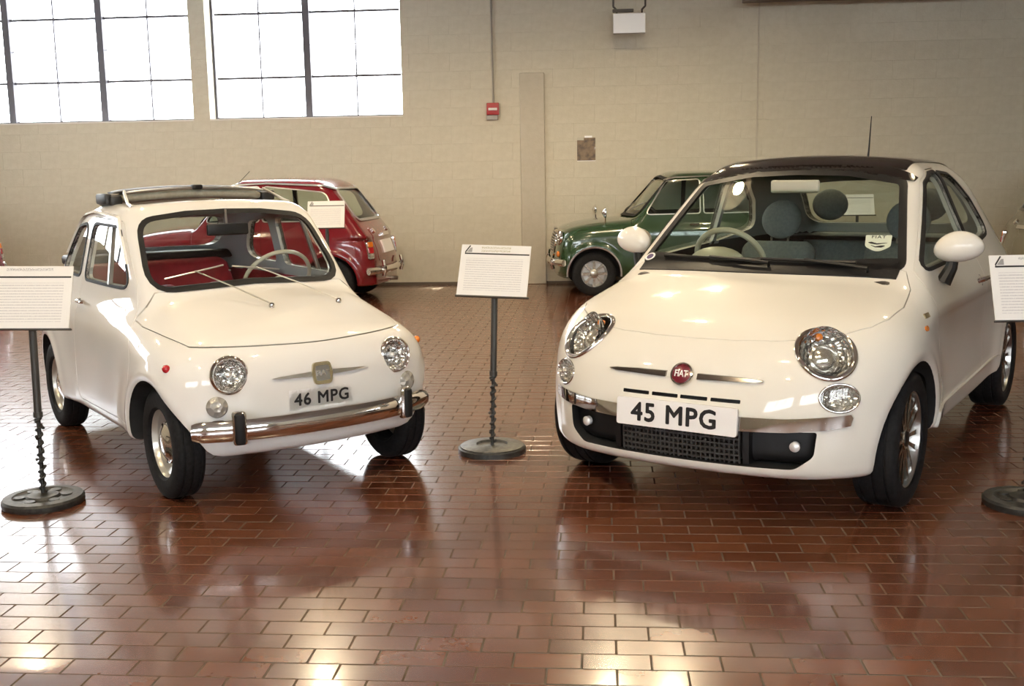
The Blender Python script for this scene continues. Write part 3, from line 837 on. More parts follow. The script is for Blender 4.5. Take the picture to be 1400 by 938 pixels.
    for s in (-1, 1):
        bm = bmesh.new(); box(bm, (-1.32,s*.42-.035,1.285),(-1.08,s*.42+.035,1.345), None, .02, 2)
        box(bm, (-1.28,s*.455-.02,1.295),(-1.10,s*.455+.02,1.352), None, .012, 2); obj('folded_vinyl', fin(bm), VIN, fr)
        bm = bmesh.new(); tube(bm, [(-1.06,s*.385,1.362),(-.98,s*.405,1.335),(-.88,s*.425,1.302),(-.80,s*.43,1.287)], .008, 8); obj('roof_strut', fin(bm), SATIN, fr)
    # interior
    obj('dashboard', fin(boxm((-.52,-.49,.72),(-.36,.49,.845), .03, 3)), P, car)
    steering_wheel(car, (-.70,.285,.882), (-.82,0,.57), .185, .011, IVORY, spoke_angles=(0,180), hubr=.035)
    bm = bmesh.new(); tube(bm, [(-.69,.285,.87),(-.38,.285,.66)], .02, 10); obj('steering_column', fin(bm), IVORY, car)
    WP = mat('white_piping', (.7,.68,.64), .5)
    for s in (-1, 1): seat(car, -.72, s*.26, .50, .45, .44, .86, .14, RED, 'front_seat', pipe=WP)
    seat(car, -1.38, 0, .50, .36, 1.04, .965, .18, RED, 'rear_seat', pipe=WP)
    obj('parcel_shelf', fin(boxm((-2.05,-.49,.93),(-1.82,.49,.985), .015, 2)), BLACK, car)
    bm = boxm((-.60,-.13,1.135),(-.575,.09,1.195), .010, 2); mr = obj('interior_mirror', fin(bm), BLACK, car)
    bm = bmesh.new(); tube(bm, [(-.60,-.02,1.19),(-.655,0,1.262)], .006, 6); obj('mirror_stalk', fin(bm), SATIN, mr)
    return car
def lettering_wrap(me, K, iso):
    """lay a flat lettering mesh onto the surface along x"""
    V = np.empty(len(me.vertices)*3); me.vertices.foreach_get('co', V); V = V.reshape(-1,3); x0 = V[:,0].copy()
    for it in range(12):
        fv = K.f(*V.T)-iso; V[:,0] -= np.clip(fv, -.02, .02)*1.0
    me.vertices.foreach_set('co', V.ravel()); me.update()
# ------------------------------------------------------------------ modern white car with black roof
def lamp_ring(name, K, M, a, b, r, parent):
    """chrome bezel lying on the body surface around an oval lamp"""
    n = (M.to_3x3() @ Vector((0,0,1))).normalized(); pts = []
    for k in range(44):
        t = 2*math.pi*k/44; p = M @ Vector((a*math.cos(t), b*math.sin(t), 0)); q, _ = K.snap(p+n*.4, -n); pts.append(q)
    bm = bmesh.new(); tube(bm, pts, r, 10, closed=True); return obj(name, fin(bm, 70), CHROME, parent)
def build_modern():
    W, Ws = tab([(-3.0,.60),(-2.8,.68),(-2.6,.735),(-2.3,.785),(-1.8,.802),(-1.2,.808),(-.5,.805),(0,.80),(.2,.785),(.35,.755),(.5,.70),(.65,.62)])
    T, Ts = tab([(-3.0,.60),(-2.85,.86),(-2.7,.97),(-2.5,1.02),(-2.2,1.03),(-1.5,1.02),(-.8,.995),(-.45,.968),(-.3,.945),(-.1,.905),(.1,.858),(.25,.815),(.38,.765),(.48,.715),(.56,.655),(.64,.55),(.7,.35)])
    LN, LNs = tab([(.0,.50),(.12,.565),(.2,.60),(.28,.612),(.36,.615),(.44,.612),(.52,.606),(.60,.592),(.66,.572),(.72,.54),(.80,.48),(1.0,.30)])
    def f(x, y, z):
        ay = np.abs(y)
        side = ay-W(x)+.40*sp(z-.80,.06)+.20*sp(.36-z,.08)+.016*np.exp(-((z-.56)/.18)**2)*np.exp(-((x+1.15)/.62)**4)
        for xc in (0., -2.3):
            r = np.sqrt((x-xc)**2+(z-.29)**2); side = side-.010*np.exp(-((r-.36)/.03)**2)-.020*np.exp(-((r-.40)/.11)**2)
        side = side*.95
        top = (z-T(x)+.055*y*y+.04*y**4)/np.sqrt(1+Ts(x)**2)
        nose = (x-LN(z)+.20*y*y+.36*y**4)/np.sqrt(1+LNs(z)**2)
        tail = (-2.88+.20*y*y-x+.25*sp(z-.62,.1))*.95
        b = smax(top, side, .15); b = smax(b, nose, .17); b = smax(b, tail, .22)
        b = smax(b, .195-z+.05*np.clip((-x+.1)/.3,0,1)*1.2, .05)
        ws = ((x+.27)*.607+(z-.948)*.795)+.085*y*y+.05*y**4+.10*sp(.0-(x+.55),.3)**2*0
        roof = z-1.484+.125*y*y+.042*(x+1.25)**2
        gs = (ay-(.742-.385*(z-.96))+.045*sp(x+1.1,.1)**2+.05*sp(-1.7-x,.1)**2)*.94
        rear = (-(x+2.42)*.60+(z-1.32)*.80)+.10*y*y
        g = smax(roof, gs, .12); g = smax(g, ws, .10); g = smax(g, rear, .35); g = smax(smax(g, .78-z, .05), -2.78-x, .1)
        return smin(b, g, .045)
    global KM
    KM = K = Kit(f, (-3.02,-.93,.09), (.74,.93,1.60), .0245)
    X, Y = wpos(1.00976, 4.87327)
    car = thing('modern_car', 'white modern retro-style hatchback with black roof and 45 MPG plate on its bumper', 'car', (X, Y, 0), -2.15647+YAW)
    def paintnode(nt, b):
        n = nz(nt, 2.0, 2); r = ramp(nt, n.outputs[0], [(.3,(.82,.79,.71)),(.7,(.85,.82,.745))]); nt.links.new(r.outputs[0], b.inputs['Base Color'])
    P = mat('pearl_white_paint', (.84,.81,.73), .45, 0., 1.0, spec=.2, build=paintnode)
    ROOFB = mat('black_glass_roof', (.012,.010,.010), .10, 0., .8)
    GREY = mat('grey_pillar_trim', (.30,.32,.31), .8)
    SEATG = mat('grey_seat_fabric', (.17,.19,.19), .85, build=speckle((.15,.17,.17),(.19,.21,.205), 60, .1))
    SEATL = mat('pale_seat_vinyl', (.42,.41,.33), .5)
    IVORY = mat('ivory_leather', (.46,.43,.33), .4)
    DASH = mat('dash_dark_brown', (.035,.028,.022), .5)
    dwin = roundpoly([(-.45,.968,.02),(-.945,1.335,.12),(-1.12,1.382,.06),(-1.26,1.39,.03),(-1.36,1.005,.03)], .05)
    qwin = roundpoly([(-1.40,1.005,.03),(-1.30,1.388,.03),(-1.52,1.375,.14),(-1.80,1.235,.12),(-1.98,1.06,.05)], .05)
    wscr = roundpoly([(-.648,.968,.03),(-.3,.975,0),(0,.978,0),(.3,.975,0),(.648,.968,.03),(.520,1.362,.06),(.25,1.408,0),(0,1.416,0),(-.25,1.408,0),(-.520,1.362,.06)], .05)
    rwin = roundpoly([(-.52,1.06,.08),(.52,1.06,.08),(.44,1.36,.08),(-.44,1.36,.08)], .08)
    door = roundpoly([(-1.50,.30,.08),(-.42,.295,.10),(-.40,.60,.2),(-.37,.86,.05),(-.385,.94,.02),(-.40,.962,.02),(-.93,1.356,.12),(-1.12,1.406,.08),(-1.31,1.412,.04),(-1.44,.95,.05)], .05)
    # clamshell bonnet: front edge through the head lamps, side edge along the wing to the pillar
    hp = [(-.262,0),(-.272,.2),(-.315,.45),(-.36,.60),(-.37,.655),(-.27,.70),(-.074,.722),(.10,.706),(.20,.665),(.30,.58),(.36,.48),(.40,.35),(.425,.18),(.432,0)]
    hp = hp+[(x, -y) for x, y in hp[-2:0:-1]]
    def hoodcut(d): return prism(offpoly(hp, d), 'z', .5, 1.4)
    def fcab(x, y, z):
        c = f(x,y,z)+.036
        c = smax(c, x+.22, .04); c = smax(c, -2.62-x, .05); return smax(c, .34-z, .03)
    body = sub(K.at(0.), closed_net(fcab, K.lo, K.hi, .035))
    for s in (-1, 1):
        for xc, R in ((0., .334), (-2.3, .336)): body = sub(body, cyl_y(xc, .29, R, s*.50, s*1.2))
        for w in (dwin, qwin): body = sub(body, prism(w, 'y', s*.30, s*1.2))
    body = sub(body, prism(wscr, 'x', -1.15, .3), prism(rwin, 'x', -3., -2.15))
    pocket = K.shell(.008, -.016)
    body = sub(body, inter(pocket, hoodcut(.003)))
    for s in (-1, 1): body = sub(body, inter(pocket, prism(offpoly(door, .003), 'y', s*.3, s*1.2)))
    # glass roof panel recess
    rp = roundpoly([(-.945,-.50,.02),(-2.12,-.50,.10),(-2.12,.50,.10),(-.945,.50,.02),(-.905,.3,0),(-.89,0,0),(-.905,-.3,0)], .06)
    # lamps: (centre, normal, semi-axes)
    lam = {}
    for s in (-1, 1):
        q, _ = K.snap((1.3, s*.548, .700), (-1,0,0)); lam['h', s] = frame(q, Vector((.74, s*.55, .40)))
        q, _ = K.snap((1.3, s*.622, .533), (-1,0,0)); lam['l', s] = frame(q, Vector((.84, s*.52, .12)))
        body = sub(body, fprism(ellipse(.104,.110), lam['h', s], -.12, .2), fprism(ellipse(.076,.052), lam['l', s], -.07, .1))
    # grille slots and lower intake
    slots = [roundpoly([(a,.497),(b,.497),(b,.512),(a,.512)], .004) for a, b in ((-.262,-.138),(-.124,-.006),(.006,.124),(.138,.262))]
    for sl in slots: body = sub(body, prism(sl, 'x', .45, .8))
    low = roundpoly([(-.475,.245,.06),(.475,.245,.06),(.545,.30,.05),(.555,.40,.01),(-.555,.40,.01),(-.545,.30,.05)], .05)
    body = sub(body, inter(prism(low, 'x', .1, .9), K.shell(.012, -.085)))
    def rule(c, n):
        fc = f(*c.T); r = np.zeros(len(c), np.int32)
        ww = (np.abs(c[:,1]) > .49) & ((np.hypot(c[:,0], c[:,2]-.29) < .345) | (np.hypot(c[:,0]+2.3, c[:,2]-.29) < .345))
        inside = (fc < -.028) & ~ww; r[inside] = np.where(c[inside][:,2] > 1.0, 1, 2)
        fr = (c[:,0] > .25) & ~ww & (fc < -.006); r[fr] = 2
        r[ww] = 2; return r
    K.part('body', body, [P, GREY, DARK], car, rule=rule)
    skin = K.shell(0., -.014)
    bn = inter(skin, hoodcut(-.0015))
    for s in (-1, 1): bn = sub(bn, fprism(ellipse(.108,.114), lam['h', s], -.12, .2))
    K.part('bonnet', bn, [P], car)
    K.part('roof_panel', K.cut(prism(rp, 'z', 1.2, 1.7), .003, -.004), [ROOFB], car, .003)
    hs = sub(K.cut(prism([(-.585,1.44),(-.555,1.352),(-.25,1.406),(0,1.414),(.25,1.406),(.555,1.352),(.585,1.44),(0,1.6)], 'x', -1.0, 0), .0025, -.004), solid_box((-3,-1,0),(-.93,1,3)))
    K.part('roof_front_edge', hs, [ROOFB], car, .0025)
    for s in (-1, 1):
        y0, y1 = sorted((s*.3, s*1.2))
        do = K.part('door', sub(inter(skin, prism(offpoly(door, -.001), 'y', y0, y1)), prism(dwin, 'y', y0-.1, y1+.1)), [P], car)
        K.part('window_pane', inter(K.shell(-.006,-.010), prism(offpoly(dwin,.004), 'y', y0, y1)), [GLASSG], do, -.006)
        K.part('window_seal', K.ring(dwin, 'y', y0, y1, .016, .004, -.016), [RUBBER], do, .004)
        q, n = K.snap((-1.33, s*1.3, .842), (0,-s,0)); M = frame(q, n); bm = bmesh.new()
        tube(bm, [(-.075,0,.0),(-.07,0,.026),(-.03,0,.036),(.03,0,.036),(.07,0,.026),(.075,0,0)], .011, 8); obj('door_handle', fin(put(bm, M)), CHROME, do)
        bm = bmesh.new(); lathe(bm, [(.03,.0),(.02,-.002),(.001,-.004)], 16, M, cap1=True); obj('handle_recess', fin(bm), BLACK, do)
        K.part('quarter_window', inter(K.shell(-.006,-.010), prism(offpoly(qwin,.004), 'y', y0, y1)), [GLASSG], car, -.006)
        K.part('quarter_window_seal', K.ring(qwin, 'y', y0, y1, .016), [RUBBER], car, .004)
        pil = roundpoly([(-1.375,1.005),(-1.283,1.39),(-1.315,1.392),(-1.415,1.005)], .005)
        K.part('pillar_trim', K.cut(prism(offpoly(pil,.004), 'y', y0, y1), .0035, -.004), [BLACK], car, .0035)
        # door mirror
        bm = bmesh.new(); bmesh.ops.create_uvsphere(bm, u_segments=28, v_segments=16, radius=1)
        for v in bm.verts:
            c = v.co.copy(); t = c.x
            v.co = Vector((c.x*.075 if c.x > 0 else c.x*.045, c.y*.125*(1-.15*c.z), c.z*.082))
        mc = Vector((-.62, s*.822, 1.06))
        mi = obj('door_mirror', fin(put(bm, Matrix.Translation(mc) @ Matrix.Rotation(s*.12, 4, 'X') @ Matrix.Rotation(s*.22, 4, 'Z') @ Matrix.Scale(.86, 4)), 80), P, car)
        bm = bmesh.new(); tube(bm, [mc+Vector((0,-s*.02,-.045)), Vector((-.615,s*.795,.965)), Vector((-.60,s*.765,.895))], .02, 10, radii=[.024,.028,.036]); obj('mirror_stalk', fin(bm), BLACK, mi)
        bm = bmesh.new(); lathe(bm, [(.06,0),(.058,.003),(.001,.004)], 24, Matrix.Translation(mc+Vector((-.038,0,0))) @ Matrix.Rotation(-math.pi/2, 4, 'Y') @ Matrix.Scale(1.4, 4, (0,1,0)), cap0=True, cap1=True); obj('mirror_glass', fin(bm), CHROME, mi)
        # wing badge and repeater
        q, n = K.snap((-.20, s*1.3, .79), (0,-s,0)); obj('wing_badge', fprism(roundpoly([(-.03,-.011),(.03,-.009),(.03,.013),(-.03,.011)], .004), frame(q, n), -.01, .004), mat('gold_badge', (.45,.36,.2), .3, .8), car)
        q, n = K.snap((-.13, s*1.3, .745), (0,-s,0)); obj('side_repeater', fprism(ellipse(.024,.012), frame(q, n), -.01, .005), AMBER, car)
        # sill
        sl = roundpoly([(-1.86,.285),(-.36,.265),(-.36,.345),(-1.88,.375)], .02)
        K.part('sill_trim', K.cut(prism(sl, 'y', y0, y1), .012, -.004), [P], car, .012)
    ws = K.part('windscreen', inter(K.shell(-.006,-.011), prism(offpoly(wscr,.004), 'x', -1.15, .3)), [GLASSG], car, -.006)
    K.part('windscreen_seal', K.ring(wscr, 'x', -1.15, .3, .006, .003, -.02, .026), [BLACK], ws, .003)
    rw = K.part('rear_window', inter(K.shell(-.006,-.010), prism(offpoly(rwin,.004), 'x', -3., -2.15)), [GLASSG], car, -.006)
    K.part('rear_window_seal', K.ring(rwin, 'x', -3., -2.15, .02, .004, -.03), [BLACK], rw, .004)
    # black scuttle under the screen
    sc = inter(K.shell(.004, -.006), prism([(-.235-.165*q*q, q) for q in np.linspace(-.63,.63,15)]+[(-.42,.63),(-.34,.3),(-.30,0),(-.34,-.3),(-.42,-.63)], 'z', .7, 1.3))
    K.part('scuttle_panel', sc, [BLACK], car, .004)
    # lamps
    for s in (-1, 1):
        M = lam['h', s]
        ring = lamp_ring('headlamp', K, M, .108, .114, .0125, car)
        K.part('lens', inter(K.shell(.010,.006), fprism(ellipse(.100,.106), M, -.2, .3)), [LENS], ring, .010)
        bm = bmesh.new(); lathe(bm, [(.002,-.085),(.05,-.075),(.085,-.045),(.105,-.002)], 36, M @ Matrix.Scale(1.05, 4, (0,1,0)), cap0=True); obj('reflector', fin(bm, 60), FACET, ring)
        bm = bmesh.new(); lathe(bm, [(.06,-.075),(.062,-.03),(.055,-.026),(.05,-.032),(.03,-.016),(.002,-.010)], 28, M @ Matrix.Translation((0,-.018,0)), cap1=True); obj('projector', fin(bm, 50), LAMPSILVER, ring)
        bm = bmesh.new(); lathe(bm, [(.014,-.06),(.014,-.035),(.002,-.03)], 12, M @ Matrix.Translation((-s*.01,.075,.0)), cap1=True); obj('indicator_bulb', fin(bm), AMBER, ring)
        M = lam['l', s]
        ring = lamp_ring('side_lamp', K, M, .079, .055, .006, car)
        K.part('lens', inter(K.shell(.006,.003), fprism(ellipse(.0745,.0505), M, -.15, .2)), [LENS], ring, .006)
        bm = bmesh.new(); lathe(bm, [(.002,-.05),(.03,-.045),(.052,-.02),(.060,-.001)], 28, M @ Matrix.Scale(1.3, 4, (1,0,0)), cap0=True); obj('reflector', fin(bm, 60), FACET, ring)
    # whiskers, badge
    for s in (-1, 1):
        pl = [(s*.070,.579),(s*.070,.601),(s*.20,.600),(s*.31,.5955),(s*.345,.591),(s*.31,.584)]
        if s < 0: pl = pl[::-1]
        K.part('nose_bar', K.cut(prism(pl, 'x', .3, .9), .014, -.004), [mat('dark_chrome', (.30,.27,.25), .16, 1.0)], car, .014)
    q, n = K.snap((1.3, 0, .590), (-1,0,0)); M = frame(q, n); bm = bmesh.new()
    lathe(bm, [(.052,-.02),(.052,.006),(.048,.013),(.042,.014),(.040,.010)], 40, M); bd = obj('badge', fin(bm), CHROME, car)
    bm = bmesh.new(); lathe(bm, [(.042,.008),(.03,.012),(.002,.013)], 32, M, cap1=True); obj('badge_centre', fin(bm), mat('badge_red', (.16,.012,.025), .25, coat=.8), bd)
    obj('lettering', xform(text_mesh('FIAT', .032, .0012, .0004, .92), M @ Matrix.Translation((0,-.001,.0145)) @ Matrix.Scale(1.25, 4, (0,1,0))), PLATEW, bd)
    for sl in slots: K.part('grille_slot', K.cut(prism(sl, 'x', .45, .8), -.018, -.024), [BLACK], car, -.018)
    # plate
    plm = frame((.628, 0, .428), (1, 0, .06)); pt = roundpoly([(-.268,-.0575),(.268,-.0575),(.268,.0575),(-.268,.0575)], .012)
    pl_ = obj('number_plate', fprism(pt, plm, -.018, .0), PLATEW, car)
    tm = text_mesh('45 MPG', .108, 0, .0030, 1.10); 
    for wd in split_words(tm): obj('lettering', xform(wd, plm @ Matrix.Translation((-.008,-.002,.0012))), PRINT, pl_)
    # chrome bumper blades and lower grille
    for s in (-1, 1):
        a = [(s*.262,.392),(s*.262,.448),(s*.45,.452),(s*.60,.463),(s*.665,.470),(s*.672,.455),(s*.665,.425),(s*.60,.412),(s*.45,.398)]
        if s < 0: a = a[::-1]
        K.part('bumper_strip', K.cut(prism(a, 'x', .1, .9), .016, -.004), [CHROME], car, .016)
        q, n = K.snap((1.3, s*.47, .335), (-1,0,0), -.03); bm = bmesh.new(); M = frame(q, Vector((.95, s*.2, 0)))
        lathe(bm, [(.021,-.01),(.021,.008),(.015,.014),(.002,.017)], 20, M, cap1=True); obj('fog_lamp', fin(bm), mat('fog_glass', (.85,.85,.85), .1, .3, 1.), car)
    K.part('lower_grille', K.cut(prism(offpoly(low,.002), 'x', .1, .9), -.05, -.06), [BLACK], car, -.05)
    bars = []
    bm = bmesh.new()
    for k in range(6): box(bm, (.2,-.26,.262+.022*k-.0035),(.9,.26,.262+.022*k+.0035))
    hb = bpy.data.meshes.new('b'); bm.to_mesh(hb); bm.free()
    bm = bmesh.new()
    for k in range(27): box(bm, (.2,-.26+.02*k-.003,.25),(.9,-.26+.02*k+.003,.395))
    vb = bpy.data.meshes.new('b'); bm.to_mesh(vb); bm.free()
    for nm, b in (('grille_bars', hb), ('grille_bars', vb)):
        K.part(nm, inter(b, K.shell(-.022,-.032)), [mat('grille_grey', (.05,.05,.05), .4)], car, -.022)
    for s in (-1, 1):
        K.part('grille_surround', K.cut(prism([(s*.275,.25),(s*.30,.25),(s*.30,.395),(s*.275,.395)][::s], 'x', .45,.9), -.02, -.055), [BLACK], car, -.02)
    # wheels
    ALLOY = mat('polished_alloy', (.72,.71,.69), .16, 1.0)
    for xc in (0., -2.3):
        for s in (-1, 1):
            M = frame((xc, s*.705, .2905), (0, s, 0))
            ty = obj('tyre', put(tyre_bm(.29, .200, .185), M), TYRE, car)
            bm = bmesh.new(); lathe(bm, [(.203,-.08),(.200,.060),(.208,.074),(.204,.080),(.196,.078),(.188,.05),(.180,-.02),(.12,-.03),(.02,-.03)], 48, M, cap1=True)
            rim = obj('rim', fin(bm, 30), SATIN, ty)
            bm = bmesh.new()
            for k in range(7):
                a = 2*math.pi*k/7+math.pi/2
                for da in (-.20, .20):
                    R = Matrix.Rotation(a, 4, 'Z'); c = math.cos(da); sn = math.sin(da)
                    pr = [((.035, da*.06), (.040+.0, da*.06), .062)]
                    w0, w1 = .013, .020
                    v = []
                    for rr, off, w, z in ((.035,.012*np.sign(da),w0,.064),(.10,.02*np.sign(da)+da*.02,w0*1.05,.066),(.195,da*.19,w1,.070)):
                        for q in (-1, 1):
                            for zz in (z, z-.03): v.append(bm.verts.new(M @ R @ Vector((rr, off+q*w*.5*1.3, zz))))
                    for i in range(2):
                        A, B = v[4*i:4*i+4], v[4*i+4:4*i+8]
                        for p in ((0,1),(1,3),(3,2),(2,0)): bm.faces.new((A[p[0]],A[p[1]],B[p[1]],B[p[0]]))
            obj('spokes', fin(bm, 30), ALLOY, ty)
            bm = bmesh.new(); lathe(bm, [(.05,.03),(.05,.062),(.044,.068),(.036,.068)], 28, M, cap1=True); obj('hub', fin(bm), ALLOY, ty)
            bm = bmesh.new(); lathe(bm, [(.033,.066),(.033,.071),(.02,.074),(.001,.075)], 24, M, cap1=True); obj('centre_cap', fin(bm), BLACK, ty)
            bm = bmesh.new(); lathe(bm, [(.15,-.02),(.15,.0),(.04,.0),(.04,-.02)], 32, M); obj('brake_disc', fin(bm), SATIN, ty)
    # wipers
    for ya, yb, yp in ((-.52,.0,.05),(-.02,.44,.50)):
        pts = []
        for k in range(9):
            e, n2 = K.snap((.7, ya+(yb-ya)*k/8, .992-.006*k/8), (-1,0,0)); pts.append(e+n2*.014)
        bm = bmesh.new(); tube(bm, pts, .008, 6); wi = obj('wiper', fin(bm), BLACK, car)
        b, n = K.snap((-.29-.1*yp*yp, yp, 1.5), (0,0,-1)); bm = bmesh.new(); tube(bm, [b-n*.005, b+n*.025, b+n*.03+Vector((-.01,-.1,.005)), pts[4]+Vector((.006,0,.004))], .009, 6); obj('wiper_arm', fin(bm), BLACK, wi)
    # aerial
    bm = bmesh.new(); q, n = K.snap((-2.05,0,2), (0,0,-1)); tube(bm, [q-n*.005, q+Vector((-.004,0,.02)), q+Vector((-.03,0,.10)), q+Vector((-.065,0,.31))], .006, 8, radii=[.012,.009,.0055,.0025]); obj('aerial', fin(bm), BLACK, car)
    # stickers on the screen: round one low on one side, shield on the other
    q, n = K.snap((.8, -.612, .992), (-1,0,0), .004); M = frame(q, n); st = obj('round_sticker', fprism(ellipse(.028,.028), M, -.0015, .0015), PLATEW, car)
    obj('sticker_print', fprism(ellipse(.019,.019), M, .001, .0019), mat('sticker_violet', (.10,.07,.16), .4), st)
    q, n = K.snap((.8, .50, 1.075), (-1,0,0), .001); M = frame(q, n)
    sh = roundpoly([(-.058,.058,.006),(.058,.058,.006),(.056,-.02,.03),(.0,-.062,.05),(-.056,-.02,.03)], .01)
    st = obj('windscreen_sticker', fprism(sh, M, -.0012, .0012), mat('sticker_pale_green', (.62,.68,.56), .4), car)
    obj('lettering', xform(text_mesh('FIAT', .028, 0, .0004, 1.2), M @ Matrix.Translation((0,.044,.0018))), PRINT, st)
    bm = bmesh.new()
    tube(bm, [M @ Vector(p) for p in ((-.042,.006,.0015),(-.03,.004,.0015),(-.005,-.004,.0015),(.04,.004,.0015))], .004, 6, radii=[.002,.006,.004,.001])
    tube(bm, [M @ Vector(p) for p in ((-.03,-.012,.0015),(-.01,-.024,.0015),(.015,-.022,.0015),(.03,-.016,.0015))], .004, 6, radii=[.001,.003,.007,.002])
    obj('sticker_print', fin(bm), PRINT, st)
    # cabin
    obj('dashboard', fin(boxm((-.62,-.64,.78),(-.22,.64,.925), .05, 4)), DASH, car)
    obj('dash_fascia', fin(boxm((-.66,-.62,.68),(-.60,.62,.86), .03, 3)), P, car)
    steering_wheel(car, (-.78,-.34,.955), (-.86,0,.50), .185, .015, IVORY, spoke_angles=(0,180,270), hubr=.055)
    bm = bmesh.new(); bmesh.ops.create_uvsphere(bm, u_segments=20, v_segments=12, radius=1)
    for v in bm.verts: v.co = Vector((v.co.x*.10, v.co.y*.15, v.co.z*.085))
    obj('instrument_pod', fin(put(bm, Matrix.Translation((-.60,-.34,.95))), 80), IVORY, car)
    for s in (-1, 1): seat(car, -1.02, s*.36, .56, .48, .50, 1.02, .14, SEATG, 'front_seat', head=(.12,.115,.13))
    bs = seat(car, -1.95, 0, .60, .44, 1.16, 1.03, .16, SEATG, 'rear_seat')
    for s in (-1, 1):
        bm = bmesh.new(); bmesh.ops.create_uvsphere(bm, u_segments=20, v_segments=12, radius=1)
        for v in bm.verts: v.co = Vector((v.co.x*.05, v.co.y*.115, v.co.z*.10))
        obj('headrest', fin(put(bm, Matrix.Translation((-2.33,s*.30,1.19))), 80), SEATG, bs)
    obj('parcel_shelf', fin(boxm((-2.62,-.58,.96),(-2.38,.58,.99), .01, 2)), BLACK, car)
    obj('interior_mirror', fin(boxm((-.79,-.125,1.30),(-.765,.125,1.365), .012, 3)), SEATL, car)
    return car
